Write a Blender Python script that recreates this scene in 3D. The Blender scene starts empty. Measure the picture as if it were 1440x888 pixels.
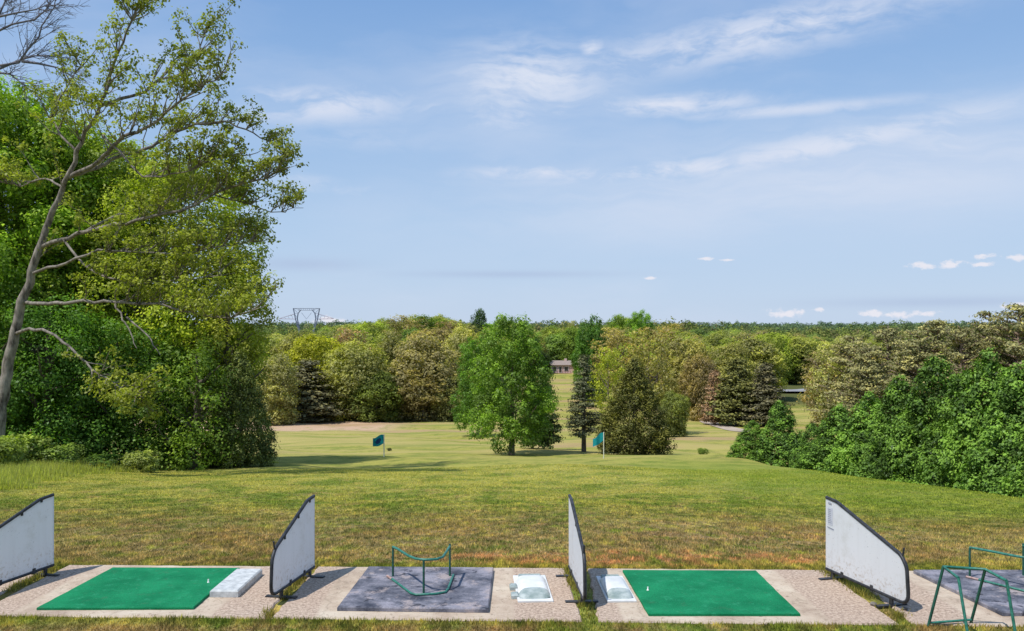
import bpy, math, random
import numpy as np
from mathutils import Vector, Matrix

random.seed(7)
rng = np.random.default_rng(11)
scene = bpy.context.scene
COL = scene.collection
R = math.radians
F, CX, HZ, EYE = 1231.0, 720.0, 460.0, 2.85      # focal length in px of a 1440 wide frame, eye height

# ------------------------------------------------------------------ terrain
_PY = [-400, -6, 2, 7.6, 8.3, 10.4, 24, 37, 54, 76, 100, 125, 150, 180, 250, 320, 600, 1000, 2000, 4000]
_PZ = [1.0, 1.2, .9, .0, -.02, -.02, -1.85, -3.36, -5.35, -8.3, -10.4, -12.1, -13.2, -12.8, -11.6, -11.0, -12.5, -11, -5, 6]
_ty = np.linspace(-400, 4000, 22001)
_tz = np.interp(_ty, _PY, _PZ)
_k = np.hanning(27); _k /= _k.sum()
_ts = np.convolve(np.pad(_tz, 13, mode='edge'), _k, mode='valid')
_w = np.clip((_ty - 12) / 6, 0, 1)
_tz2 = _tz * (1 - _w) + _ts * _w

def sstep(t):
    t = np.clip(t, 0, 1)
    return t * t * (3 - 2 * t)

def ground(x, y):
    x = np.asarray(x, float); y = np.asarray(y, float)
    z = np.interp(y, _ty, _tz2)
    edge = 13.3 + .035 * (y - 24)
    win = sstep((y - 15) / 8) * (1 - sstep((y - 62) / 30))
    z = z - 2.0 * sstep((x - edge) / 6) * win
    far = sstep((y - 12) / 40)
    z = z + far * (.16 * np.sin(x * .21 + 1.3) * np.sin(y * .17 + .4) + .08 * np.sin(x * .5 + y * .31))
    vf = sstep((y - 150) / 120)
    z = z + vf * (1.6 * np.sin(x * .021 + .6) + 1.2 * np.sin(y * .013 + x * .009))
    z = z - 1.8 * vf * sstep((x - 25) / 40) * (1 - sstep((y - 500) / 700))
    a = x / np.maximum(y, 1.)
    z = z + 3.2 * sstep((y - 158) / 60) * (1 - sstep(np.abs(a + .115) / .13)) * (1 - sstep((y - 420) / 300))
    z = z + 2.2 * sstep((y - 330) / 200) + 3.5 * sstep((y - 700) / 500) * np.sin(x * .006 + 1.1) * np.sin(y * .004 + .3)
    return z

def gz(x, y): return float(ground(x, y))

def at(px, y, z=None, py=None):
    """world point seen at column px at depth y"""
    X = (px - CX) / F * y
    if py is not None: return Vector((X, y, EYE - (py - HZ) / F * y))
    return Vector((X, y, gz(X, y) if z is None else z))

# ------------------------------------------------------------------ materials
def nmat(name):
    m = bpy.data.materials.new(name); m.use_nodes = True
    nt = m.node_tree
    for n in list(nt.nodes): nt.nodes.remove(n)
    return m, nt

class NB:
    def __init__(s, nt): s.nt = nt
    def n(s, t, **kw):
        o = s.nt.nodes.new(t)
        for k, v in kw.items():
            if k.startswith('i_'): o.inputs[k[2:].replace('_', ' ')].default_value = v
            else: setattr(o, k, v)
        return o
    def l(s, a, b): s.nt.links.new(a, b)
    def val(s, inp, v):
        if hasattr(v, 'is_linked') or isinstance(v, bpy.types.NodeSocket): s.l(v, inp)
        else: inp.default_value = v
    def math(s, op, a, b=0.0, c=None, clamp=False):
        o = s.n('ShaderNodeMath', operation=op, use_clamp=clamp)
        s.val(o.inputs[0], a); s.val(o.inputs[1], b)
        if c is not None: s.val(o.inputs[2], c)
        return o.outputs[0]
    def noise(s, vec, scale, detail=4, rough=.55, dim='3D'):
        o = s.n('ShaderNodeTexNoise', noise_dimensions=dim)
        s.l(vec, o.inputs['Vector']); o.inputs['Scale'].default_value = scale
        o.inputs['Detail'].default_value = detail; o.inputs['Roughness'].default_value = rough
        return o.outputs['Fac']
    def mapping(s, vec, scale=(1, 1, 1), loc=(0, 0, 0), rot=(0, 0, 0)):
        o = s.n('ShaderNodeMapping'); s.l(vec, o.inputs['Vector'])
        o.inputs['Scale'].default_value = scale; o.inputs['Location'].default_value = loc; o.inputs['Rotation'].default_value = rot
        return o.outputs[0]
    def ramp(s, fac, stops):
        o = s.n('ShaderNodeValToRGB'); s.l(fac, o.inputs[0])
        cr = o.color_ramp
        while len(cr.elements) < len(stops): cr.elements.new(.5)
        for e, (p, c) in zip(cr.elements, stops):
            e.position = p; e.color = (*c, 1) if len(c) == 3 else c
        return o.outputs[0]
    def mix(s, fac, a, b, mode='MIX'):
        o = s.n('ShaderNodeMix', data_type='RGBA', blend_type=mode)
        s.val(o.inputs[0], fac)
        for i, v in ((6, a), (7, b)):
            if isinstance(v, bpy.types.NodeSocket): s.l(v, o.inputs[i])
            else: o.inputs[i].default_value = (*v, 1)
        return o.outputs[2]
    def maprange(s, v, a, b, c=0., d=1., smooth=True):
        o = s.n('ShaderNodeMapRange', interpolation_type='SMOOTHSTEP' if smooth else 'LINEAR')
        s.l(v, o.inputs[0])
        for i, q in enumerate((a, b, c, d)): o.inputs[i + 1].default_value = q
        return o.outputs[0]
    def out(s, sh):
        o = s.n('ShaderNodeOutputMaterial'); s.l(sh, o.inputs[0])
    def bump(s, h, strength=.3, dist=.02):
        o = s.n('ShaderNodeBump'); s.l(h, o.inputs['Height']); o.inputs['Strength'].default_value = strength
        o.inputs['Distance'].default_value = dist
        return o.outputs[0]
    def principled(s, col, rough=.7, normal=None, metal=0., spec=.3):
        o = s.n('ShaderNodeBsdfPrincipled')
        s.val(o.inputs['Base Color'], col if isinstance(col, bpy.types.NodeSocket) else (*col, 1))
        s.val(o.inputs['Roughness'], rough); o.inputs['Metallic'].default_value = metal
        o.inputs['Specular IOR Level'].default_value = spec
        if normal is not None: s.l(normal, o.inputs['Normal'])
        return o.outputs[0]

def grass_colour(b, pos):
    c, f, v = grass_base(b, pos)
    sp = b.n('ShaderNodeSeparateXYZ'); b.l(pos, sp.inputs[0])
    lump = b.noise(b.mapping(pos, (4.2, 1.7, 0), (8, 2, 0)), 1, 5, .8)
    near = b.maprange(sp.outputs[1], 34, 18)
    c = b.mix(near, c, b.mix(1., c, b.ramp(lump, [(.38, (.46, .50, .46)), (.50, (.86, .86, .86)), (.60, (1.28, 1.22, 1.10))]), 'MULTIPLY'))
    big2 = b.noise(b.mapping(pos, (.5, .35, 0), (18, 22, 0)), 1, 3, .6)
    c = b.mix(b.math('MULTIPLY', b.maprange(sp.outputs[1], 24, 14), b.maprange(big2, .40, .60)), c, b.mix(1., c, (.92, .84, .84), 'MULTIPLY'))
    return b.mix(1., c, (1.36, 1.33, 1.42), 'MULTIPLY'), f, v

def grass_base(b, pos):
    """world-position driven turf colour, shared by the ground and the blades"""
    sep = b.n('ShaderNodeSeparateXYZ'); b.l(pos, sep.inputs[0])
    X, Y = sep.outputs[0], sep.outputs[1]
    big = b.noise(b.mapping(pos, (.05, .10, .0)), 1.0, 5, .6)
    mid = b.noise(b.mapping(pos, (.55, .34, .0), (3, 9, 0)), 1.0, 6, .72)
    fine = b.noise(b.mapping(pos, (3.2, 1.5, .0), (7, 1, 0)), 1.0, 6, .75)
    vfine = b.noise(b.mapping(pos, (14, 14, .0)), 1.0, 3, .7)
    green, lime, straw, brown, red = (.135, .185, .030), (.30, .29, .065), (.34, .25, .12), (.155, .12, .05), (.46, .24, .115)
    c = b.mix(b.maprange(mid, .42, .58), green, lime)
    c = b.mix(b.math('MULTIPLY', b.maprange(fine, .50, .62), .55), c, (.205, .175, .062))
    c = b.mix(b.math('MULTIPLY', b.maprange(b.noise(b.mapping(pos, (1.1, .6, 0), (31, 3, 0)), 1, 6, .75), .53, .64), .75), c, (.29, .215, .09))
    mot = b.noise(b.mapping(pos, (8.5, 3.0, 0), (1, 5, 0)), 1, 3, .7)
    c = b.mix(1., c, b.ramp(mot, [(.34, (.62, .66, .60)), (.5, (1., 1., 1.)), (.66, (1.38, 1.30, 1.15))]), 'MULTIPLY')
    # dry worn band just beyond the tees
    dry = b.math('MULTIPLY', b.maprange(Y, 23.0, 12.5), b.maprange(Y, 10.4, 11.2))
    d1 = b.math('MULTIPLY', b.maprange(fine, .34, .54), b.math('ADD', b.math('MULTIPLY', dry, .80), b.math('MULTIPLY', b.maprange(big, .5, .7), .35)), clamp=True)
    c = b.mix(d1, c, b.mix(b.maprange(vfine, .35, .6), brown, straw))
    # pale yellow-green turf on the rise in the middle distance
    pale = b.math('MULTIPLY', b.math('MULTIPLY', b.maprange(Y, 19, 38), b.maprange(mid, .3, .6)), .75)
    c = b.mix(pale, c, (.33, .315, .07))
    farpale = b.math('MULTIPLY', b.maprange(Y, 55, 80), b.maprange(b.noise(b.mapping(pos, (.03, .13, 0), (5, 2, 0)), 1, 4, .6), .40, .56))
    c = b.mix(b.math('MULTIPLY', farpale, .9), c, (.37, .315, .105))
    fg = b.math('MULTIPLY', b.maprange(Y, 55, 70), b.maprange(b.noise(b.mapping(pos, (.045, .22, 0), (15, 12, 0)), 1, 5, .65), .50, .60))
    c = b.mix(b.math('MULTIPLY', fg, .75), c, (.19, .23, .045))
    # green flank on the right
    rg = b.math('MULTIPLY', b.math('MULTIPLY', b.maprange(X, 3.5, 10), b.maprange(Y, 13, 20)), b.maprange(Y, 60, 40))
    c = b.mix(b.math('MULTIPLY', rg, .6), c, (.15, .215, .026))
    # bare clay
    ex = b.math('DIVIDE', b.math('SUBTRACT', X, 1.6), 3.6); ey = b.math('DIVIDE', b.math('SUBTRACT', Y, 11.3), 1.0)
    rr = b.math('ADD', b.math('MULTIPLY', ex, ex), b.math('MULTIPLY', ey, ey))
    clay = b.math('MULTIPLY', b.maprange(rr, 1.0, .1), b.math('MULTIPLY', b.maprange(fine, .44, .60), .75))
    c = b.mix(clay, c, red)
    fr = b.math('MULTIPLY', b.maprange(Y, 8.55, 8.3), b.maprange(mid, .42, .55))
    c = b.mix(b.math('MULTIPLY', fr, .7), c, (.24, .15, .08))
    # bare earth under the far tree line
    e2 = b.math('ABSOLUTE', b.math('SUBTRACT', Y, 137))
    lm = b.math('MULTIPLY', b.maprange(e2, 14, 8), b.maprange(X, -14, -22))
    c = b.mix(b.math('MULTIPLY', lm, b.maprange(mid, .30, .5)), c, (.47, .33, .21))
    tb = b.math('MULTIPLY', b.maprange(Y, 70, 95), b.maprange(b.noise(b.mapping(pos, (.03, .09, 0), (44, 7, 0)), 1, 5, .7), .53, .62))
    c = b.mix(b.math('MULTIPLY', tb, .8), c, (.36, .25, .13))
    # woodland floor far beyond the fairway
    c = b.mix(b.math('MULTIPLY', vf_mask(b, X, Y), .9), c, (.06, .075, .025))
    return c, fine, vfine

def vf_mask(b, X, Y):
    far = b.maprange(Y, 265, 290)
    a = b.math('DIVIDE', X, Y)
    left = b.math('MULTIPLY', b.maprange(a, .02, .0), b.maprange(Y, 150, 160))
    right = b.math('MULTIPLY', b.maprange(a, .12, .15), b.maprange(Y, 165, 185))
    return b.math('MAXIMUM', far, b.math('MAXIMUM', left, right))

def m_ground():
    m, nt = nmat('turf'); b = NB(nt)
    pos = b.n('ShaderNodeNewGeometry').outputs['Position']
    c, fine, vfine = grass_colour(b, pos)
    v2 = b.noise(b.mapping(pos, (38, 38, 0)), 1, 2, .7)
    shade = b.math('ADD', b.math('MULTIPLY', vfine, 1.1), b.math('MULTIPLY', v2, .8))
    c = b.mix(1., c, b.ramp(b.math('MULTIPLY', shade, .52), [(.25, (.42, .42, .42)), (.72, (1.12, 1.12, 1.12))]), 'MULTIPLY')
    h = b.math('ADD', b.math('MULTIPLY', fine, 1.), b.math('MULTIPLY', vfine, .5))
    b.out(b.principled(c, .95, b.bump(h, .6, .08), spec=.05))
    return m

def m_blades():
    m, nt = nmat('grass_blade'); b = NB(nt)
    pos = b.n('ShaderNodeNewGeometry').outputs['Position']
    c, fine, vfine = grass_colour(b, pos)
    at_ = b.n('ShaderNodeAttribute', attribute_name='shade').outputs['Fac']
    c = b.mix(1., c, b.ramp(at_, [(0, (.95, 1.0, .8)), (1, (1.9, 1.8, 1.5))]), 'MULTIPLY')
    d = b.n('ShaderNodeBsdfDiffuse'); b.l(c, d.inputs[0])
    t = b.n('ShaderNodeBsdfTranslucent'); b.l(c, t.inputs[0])
    mx = b.n('ShaderNodeMixShader'); mx.inputs[0].default_value = .35
    b.l(d.outputs[0], mx.inputs[1]); b.l(t.outputs[0], mx.inputs[2])
    b.out(mx.outputs[0])
    return m

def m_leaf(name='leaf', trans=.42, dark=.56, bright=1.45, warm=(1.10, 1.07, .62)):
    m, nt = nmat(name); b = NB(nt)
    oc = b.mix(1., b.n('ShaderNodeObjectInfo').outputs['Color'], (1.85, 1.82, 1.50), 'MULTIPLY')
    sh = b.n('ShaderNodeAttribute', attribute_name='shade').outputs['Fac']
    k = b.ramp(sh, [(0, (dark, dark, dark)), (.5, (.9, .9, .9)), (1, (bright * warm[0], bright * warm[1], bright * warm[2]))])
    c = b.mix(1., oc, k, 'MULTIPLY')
    d = b.n('ShaderNodeBsdfDiffuse'); b.l(c, d.inputs[0])
    t = b.n('ShaderNodeBsdfTranslucent'); b.l(b.mix(1., c, (1.0, 1.15, .45), 'MULTIPLY'), t.inputs[0])
    g = b.n('ShaderNodeBsdfGlossy'); g.inputs['Roughness'].default_value = .45; g.inputs[0].default_value = (.8, .85, .9, 1)
    mx = b.n('ShaderNodeMixShader'); mx.inputs[0].default_value = trans
    b.l(d.outputs[0], mx.inputs[1]); b.l(t.outputs[0], mx.inputs[2])
    m2 = b.n('ShaderNodeMixShader'); m2.inputs[0].default_value = .012
    b.l(mx.outputs[0], m2.inputs[1]); b.l(g.outputs[0], m2.inputs[2])
    b.out(m2.outputs[0])
    return m

def m_bark(name, c1, c2, scale=6.):
    m, nt = nmat(name); b = NB(nt)
    pos = b.n('ShaderNodeTexCoord').outputs['Object']
    f = b.noise(b.mapping(pos, (1, 1, .3)), scale, 6, .7)
    f2 = b.noise(b.mapping(pos, (1, 1, .9), (3, 3, 3)), scale * .25, 3, .5)
    c = b.ramp(b.math('ADD', b.math('MULTIPLY', f, .7), b.math('MULTIPLY', f2, .35)), [(.38, c1), (.62, c2)])
    b.out(b.principled(c, .95, b.bump(f, .8, .05), spec=.1))
    return m

def m_simple(name, c1, c2, scale=8., rough=.7, bump=.2, dist=.005, metal=0., spec=.3, stretch=(1, 1, 1), lo=.35, hi=.65, detail=5):
    m, nt = nmat(name); b = NB(nt)
    pos = b.n('ShaderNodeNewGeometry').outputs['Position']
    f = b.noise(b.mapping(pos, stretch), scale, detail, .65)
    c = b.ramp(f, [(lo, c1), (hi, c2)])
    b.out(b.principled(c, rough, b.bump(f, bump, dist), metal, spec))
    return m

def m_concrete():
    m, nt = nmat('concrete'); b = NB(nt)
    pos = b.n('ShaderNodeNewGeometry').outputs['Position']
    f = b.noise(pos, 1.3, 6, .7); g = b.noise(b.mapping(pos, (1, 1, 1), (5, 5, 5)), 14, 6, .8); h = b.noise(pos, 70, 3, .7)
    c = b.ramp(f, [(.34, (.34, .255, .19)), (.48, (.47, .375, .285)), (.62, (.56, .475, .37))])
    c = b.mix(b.maprange(g, .54, .66), c, (.23, .17, .125))
    c = b.mix(b.maprange(h, .56, .68, 0, .55), c, (.66, .58, .50))
    cr = b.n('ShaderNodeTexVoronoi', feature='DISTANCE_TO_EDGE'); cr.inputs['Scale'].default_value = .8
    wob = b.n('ShaderNodeVectorMath', operation='ADD'); b.l(pos, wob.inputs[0])
    nz = b.n('ShaderNodeTexNoise'); nz.inputs['Scale'].default_value = 3; b.l(pos, nz.inputs['Vector'])
    sc = b.n('ShaderNodeVectorMath', operation='SCALE'); b.l(nz.outputs['Color'], sc.inputs[0]); sc.inputs['Scale'].default_value = .35
    b.l(sc.outputs[0], wob.inputs[1]); b.l(wob.outputs[0], cr.inputs['Vector'])
    c = b.mix(b.maprange(cr.outputs['Distance'], .010, .0, 0, .25), c, (.12, .10, .07))
    sp = b.n('ShaderNodeSeparateXYZ'); b.l(pos, sp.inputs[0])
    msk = None
    for x0, x1 in ((-4.74, -3.20), (-1.72, -.225), (1.31, 2.84), (4.72, 6.4)):
        dd = b.math('SUBTRACT', b.math('ABSOLUTE', b.math('SUBTRACT', sp.outputs[0], (x0 + x1) / 2)), (x1 - x0) / 2)
        e = b.maprange(dd, .34, .12); msk = e if msk is None else b.math('MAXIMUM', msk, e)
    spk = b.noise(pos, 32, 4, .8)
    agg = b.ramp(spk, [(.36, (.16, .115, .09)), (.47, (.36, .265, .205)), (.58, (.52, .40, .31)), (.68, (.62, .54, .44))])
    c = b.mix(b.maprange(b.math('ADD', b.math('MULTIPLY', msk, -1.), b.math('MULTIPLY', f, 1.5)), .05, .55, 0, .85), c, agg)
    hh = b.math('ADD', b.math('MULTIPLY', g, .6), b.math('MULTIPLY', h, .4))
    b.out(b.principled(c, .9, b.bump(hh, .5, .01), spec=.15))
    return m

def m_mat_green():
    m, nt = nmat('artificial_turf'); b = NB(nt)
    pos = b.n('ShaderNodeNewGeometry').outputs['Position']
    f = b.noise(pos, 2.2, 5, .6); g = b.noise(pos, 120, 2, .8); w = b.noise(b.mapping(pos, (1, 1, 1), (2, 7, 0)), 9, 5, .7)
    c = b.ramp(f, [(.35, (.002, .155, .06)), (.65, (.010, .235, .095))])
    c = b.mix(b.maprange(w, .52, .72, 0, .6), c, (.035, .30, .15))
    c = b.mix(b.maprange(b.noise(pos, 6, 6, .75), .56, .70, 0, .5), c, (.05, .16, .08))
    c = b.mix(b.maprange(b.noise(b.mapping(pos, (1, 1, 1), (3, 8, 0)), 45, 3, .7), .68, .74, 0, .6), c, (.30, .42, .30))
    c = b.mix(1., c, b.ramp(g, [(.3, (.6, .6, .6)), (.7, (1.25, 1.25, 1.25))]), 'MULTIPLY')
    b.out(b.principled(c, .85, b.bump(g, .6, .006), spec=.15))
    return m

def m_mat_rubber():
    m, nt = nmat('worn_rubber'); b = NB(nt)
    pos = b.n('ShaderNodeNewGeometry').outputs['Position']
    f = b.noise(b.mapping(pos, (1, 1.2, 1)), 2.6, 7, .7); g = b.noise(pos, 60, 3, .8)
    w = b.noise(b.mapping(pos, (1, 1.4, 1), (4, 1, 0)), 5.5, 5, .7)
    c = b.ramp(f, [(.36, (.045, .05, .07)), (.5, (.145, .148, .18)), (.60, (.27, .26, .30))])
    c = b.mix(b.maprange(w, .60, .67, 0, .8), c, (.04, .042, .06))
    c = b.mix(b.maprange(b.noise(pos, 3.1, 6, .75), .52, .64, 0, .75), c, (.40, .335, .32))
    c = b.mix(b.maprange(b.noise(b.mapping(pos, (1, 1, 1), (9, 9, 0)), 7, 4, .6), .60, .66, 0, .8), c, (.03, .033, .045))
    c = b.mix(1., c, b.ramp(g, [(.3, (.7, .7, .7)), (.7, (1.2, 1.2, 1.2))]), 'MULTIPLY')
    b.out(b.principled(c, .85, b.bump(g, .4, .004), spec=.2))
    return m

def m_panel(name, base=(.86, .86, .875), streak=(.62, .61, .60)):
    m, nt = nmat(name); b = NB(nt)
    pos = b.n('ShaderNodeNewGeometry').outputs['Position']
    tc = b.n('ShaderNodeTexCoord').outputs['Object']
    f = b.noise(b.mapping(tc, (9, 9, .8)), 1.6, 5, .6)
    sep = b.n('ShaderNodeSeparateXYZ'); b.l(tc, sep.inputs[0])
    low = b.maprange(sep.outputs[2], .42, .08)
    g = b.noise(tc, 22, 5, .75)
    c = b.mix(b.maprange(f, .45, .75, 0, .14), base, streak)
    spl = b.math('MULTIPLY', low, b.maprange(g, .50, .66))
    c = b.mix(b.math('MULTIPLY', spl, .75), c, (.48, .38, .28))
    c = b.mix(b.maprange(b.noise(tc, 38, 2, .6), .66, .72, 0, .45), c, (.40, .40, .42))
    c = b.mix(b.maprange(b.noise(b.mapping(tc, (1, 1, 1), (5, 3, 1)), 3.5, 4, .7), .55, .75, 0, .3), c, (.60, .58, .53))
    p = b.principled(c, .5, b.bump(f, .1, .004), spec=.35)
    t = b.n('ShaderNodeBsdfTranslucent'); b.l(c, t.inputs[0])
    mx = b.n('ShaderNodeMixShader'); mx.inputs[0].default_value = .34; b.l(p, mx.inputs[1]); b.l(t.outputs[0], mx.inputs[2])
    b.out(mx.outputs[0])
    return m

M = {}
M['turf'] = m_ground(); M['blade'] = m_blades()
def m_far():
    m, nt = nmat('distant_leaf'); b = NB(nt)
    pos = b.n('ShaderNodeNewGeometry').outputs['Position']
    sp = b.n('ShaderNodeSeparateXYZ'); b.l(pos, sp.inputs[0])
    f = b.noise(b.mapping(pos, (.05, .03, 0)), 1, 4, .7)
    c = b.ramp(f, [(.36, (.11, .19, .055)), (.48, (.17, .22, .055)), (.56, (.24, .26, .08)), (.64, (.20, .16, .09))])
    c = b.mix(b.maprange(sp.outputs[1], 500, 1300), c, (.13, .20, .115))  # distance haze blended into the leaf colour
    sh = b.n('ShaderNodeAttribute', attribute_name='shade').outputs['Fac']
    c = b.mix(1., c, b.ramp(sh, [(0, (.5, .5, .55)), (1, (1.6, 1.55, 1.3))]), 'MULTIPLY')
    d = b.n('ShaderNodeBsdfDiffuse'); b.l(c, d.inputs[0]); t = b.n('ShaderNodeBsdfTranslucent'); b.l(c, t.inputs[0])
    mx = b.n('ShaderNodeMixShader'); mx.inputs[0].default_value = .25; b.l(d.outputs[0], mx.inputs[1]); b.l(t.outputs[0], mx.inputs[2]); b.out(mx.outputs[0])
    return m
M['far_leaf'] = m_far(); M['leaf'] = m_leaf(); M['needle'] = m_leaf('needle', .22, .34, 1.6, (1.15, 1.05, .8))  # needle tint's dark end stands in for deep shadow between sprays
M['bark'] = m_bark('bark', (.085, .068, .052), (.20, .17, .135))
M['bark_pale'] = m_bark('pale_bark', (.05, .042, .034), (.31, .275, .235), 7)
M['bark_grey'] = m_bark('grey_twig_bark', (.10, .10, .13), (.20, .19, .21), 4)
M['bark_pine'] = m_bark('pine_bark', (.16, .11, .08), (.32, .24, .18), 3)
M['concrete'] = m_concrete(); M['green_mat'] = m_mat_green(); M['rubber'] = m_mat_rubber()
M['black'] = m_simple('black_tube', (.018, .019, .022), (.05, .052, .06), 20, .45, .1)
M['rubber_edge'] = m_simple('rubber_edge', (.02, .022, .026), (.05, .052, .06), 20, .7, .1)
M['panel'] = m_panel('white_panel')
M['green_paint'] = m_simple('chipped_green_paint', (.012, .11, .075), (.045, .22, .165), 30, .45, .2, .002, 0., .5)
M['dark_green_paint'] = m_simple('dark_green_paint', (.008, .055, .035), (.02, .12, .085), 24, .5, .2, .002, 0., .5)
M['rust'] = m_simple('rusty_steel', (.25, .13, .10), (.45, .34, .32), 25, .8, .3)
M['tray'] = m_simple('moulded_white_plastic', (.56, .58, .58), (.70, .71, .71), 5, .45, .05, .002, lo=.3, hi=.55)
M['tray_front'] = m_simple('grey_tray_front', (.20, .26, .25), (.42, .47, .46), 9, .55, .1, .002)  # greyer plastic for the tray fronts, side feet and rear lips
M['block'] = m_simple('pale_concrete_block', (.36, .38, .39), (.58, .60, .60), 16, .8, .3, .004)
M['flag_teal'] = m_simple('teal_flag_cloth', (.0, .20, .25), (.01, .30, .33), 6, .8, .1)
M['flag_navy'] = m_simple('navy_flag_cloth', (.005, .02, .09), (.01, .05, .14), 6, .8, .1)
M['pole'] = m_simple('white_pole', (.62, .60, .50), (.78, .76, .66), 4, .5, .05)
M['white'] = m_simple('white_plastic', (.75, .75, .72), (.85, .85, .83), 10, .4, .05)
M['steel'] = m_simple('galvanised_steel', (.20, .23, .31), (.27, .30, .38), .2, .6, .0)
M['steel_red'] = m_simple('pink_grey_steel', (.36, .28, .34), (.46, .37, .42), .2, .6, .0)
M['gravel'] = m_simple('gravel', (.34, .27, .21), (.50, .42, .34), 1.2, .95, .4, .05)
M['asphalt'] = m_simple('weathered_asphalt', (.21, .21, .225), (.31, .31, .325), .3, .9, .2, .02)
M['roof'] = m_simple('brown_shingle', (.24, .19, .165), (.34, .28, .25), 2.2, .9, .3, .03, stretch=(1, 1, 6))
M['brick'] = m_simple('pink_brick', (.62, .42, .38), (.78, .60, .56), 3, .9, .2, .02)
M['siding'] = m_simple('cream_siding', (.58, .50, .38), (.70, .62, .48), 1.5, .8, .1, .02)
M['trim'] = m_simple('white_trim', (.72, .72, .70), (.80, .80, .78), 2, .6, .05)
M['glass'] = m_simple('dark_window_glass', (.02, .022, .03), (.05, .055, .07), 1, .1, .0, spec=.6)
M['deck'] = m_simple('stained_deck_wood', (.13, .055, .03), (.23, .11, .06), 3, .8, .2, .02)
M['stone'] = m_simple('grey_stone', (.10, .09, .08), (.26, .23, .2), 20, .9, .5, .01)
M['paper'] = m_simple('printed_paper', (.52, .53, .60), (.62, .63, .69), 30, .6, .0)
M['ink'] = m_simple('faded_ink', (.26, .27, .33), (.36, .37, .43), 60, .6, .0)

# ------------------------------------------------------------------ mesh helpers
def tag(o, label=None, cat=None, group=None, kind=None):
    if label: o['label'] = label
    if cat: o['category'] = cat
    if group: o['group'] = group
    if kind: o['kind'] = kind
    return o

def empty(name, loc=(0, 0, 0), rz=0., scale=(1, 1, 1)):
    o = bpy.data.objects.new(name, None); COL.objects.link(o)
    o.empty_display_size = .2
    o.location = loc; o.rotation_euler = (0, 0, rz); o.scale = scale
    return o

def mesh_np(name, V, Fc, mats, shade=None, smooth=False, mi=None):
    """V (n,3); Fc (m,k) all of one size"""
    V = np.asarray(V, np.float32); Fc = np.asarray(Fc, np.int32)
    me = bpy.data.meshes.new(name)
    me.vertices.add(len(V)); me.vertices.foreach_set('co', V.ravel())
    k = Fc.shape[1]
    me.loops.add(Fc.size); me.loops.foreach_set('vertex_index', Fc.ravel())
    me.polygons.add(len(Fc))
    me.polygons.foreach_set('loop_start', np.arange(len(Fc), dtype=np.int32) * k)
    me.polygons.foreach_set('loop_total', np.full(len(Fc), k, np.int32))
    if smooth: me.polygons.foreach_set('use_smooth', np.ones(len(Fc), bool))
    for m in (mats if isinstance(mats, (list, tuple)) else [mats]): me.materials.append(m)
    if mi is not None: me.polygons.foreach_set('material_index', np.asarray(mi, np.int32))
    if shade is not None:
        a = me.attributes.new('shade', 'FLOAT', 'FACE'); a.data.foreach_set('value', np.asarray(shade, np.float32))
    me.update(calc_edges=True)
    return me

def obj(name, me, parent=None, loc=None):
    o = bpy.data.objects.new(name, me); COL.objects.link(o)
    if parent is not None: o.parent = parent
    if loc is not None: o.location = loc
    return o

class MB:
    """collects polygons (any size) for one mesh"""
    def __init__(s): s.v = []; s.f = []; s.m = []; s.sm = []
    def add(s, vs, fs, mi=0, sm=False):
        o = len(s.v); s.v += [tuple(q) for q in vs]
        for f in fs: s.f.append([i + o for i in f]); s.m.append(mi); s.sm.append(sm)
    def box(s, lo, hi, mi=0, bev=0.):
        x0, y0, z0 = lo; x1, y1, z1 = hi
        if bev <= 0:
            s.add([(x0, y0, z0), (x1, y0, z0), (x1, y1, z0), (x0, y1, z0), (x0, y0, z1), (x1, y0, z1), (x1, y1, z1), (x0, y1, z1)],
                  [(0, 3, 2, 1), (4, 5, 6, 7), (0, 1, 5, 4), (1, 2, 6, 5), (2, 3, 7, 6), (3, 0, 4, 7)], mi); return
        b = bev
        a = [(x0, y0, z0), (x1, y0, z0), (x1, y1, z0), (x0, y1, z0)]
        c = [(x0, y0, z1 - b), (x1, y0, z1 - b), (x1, y1, z1 - b), (x0, y1, z1 - b)]
        d = [(x0 + b, y0 + b, z1), (x1 - b, y0 + b, z1), (x1 - b, y1 - b, z1), (x0 + b, y1 - b, z1)]
        s.add(a + c + d, [(0, 3, 2, 1), (8, 9, 10, 11)] + [(i, (i + 1) % 4, (i + 1) % 4 + 4, i + 4) for i in range(4)] +
              [(i + 4, (i + 1) % 4 + 4, (i + 1) % 4 + 8, i + 8) for i in range(4)], mi)
    def tube(s, pts, r, n=8, mi=0, cap=True):
        pts = [Vector(p) for p in pts]; m = len(pts)
        rs = r if isinstance(r, (list, tuple)) else [r] * m
        rings = []; up = None
        for i, p in enumerate(pts):
            d = (pts[min(i + 1, m - 1)] - pts[max(i - 1, 0)]).normalized()
            if up is None: up = Vector((0, 0, 1)) if abs(d.z) < .9 else Vector((1, 0, 0))
            a = d.cross(up).normalized(); b_ = a.cross(d).normalized(); up = b_
            rings.append([p + (a * math.cos(t) + b_ * math.sin(t)) * rs[i] for t in [2 * math.pi * k / n for k in range(n)]])
        vs = [q for rr in rings for q in rr]; fs = []
        for i in range(m - 1):
            for k in range(n): fs.append((i * n + k, i * n + (k + 1) % n, (i + 1) * n + (k + 1) % n, (i + 1) * n + k))
        s.add(vs, fs, mi, True)
        if cap:
            s.add(rings[0], [tuple(range(n))[::-1]], mi); s.add(rings[-1], [tuple(range(n))], mi)
    def build(s, name, mats, parent=None, loc=None):
        me = bpy.data.meshes.new(name); me.from_pydata(s.v, [], s.f)
        for m in (mats if isinstance(mats, (list, tuple)) else [mats]): me.materials.append(m)
        me.polygons.foreach_set('material_index', s.m); me.polygons.foreach_set('use_smooth', s.sm)
        me.update()
        return obj(name, me, parent, loc)

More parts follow.
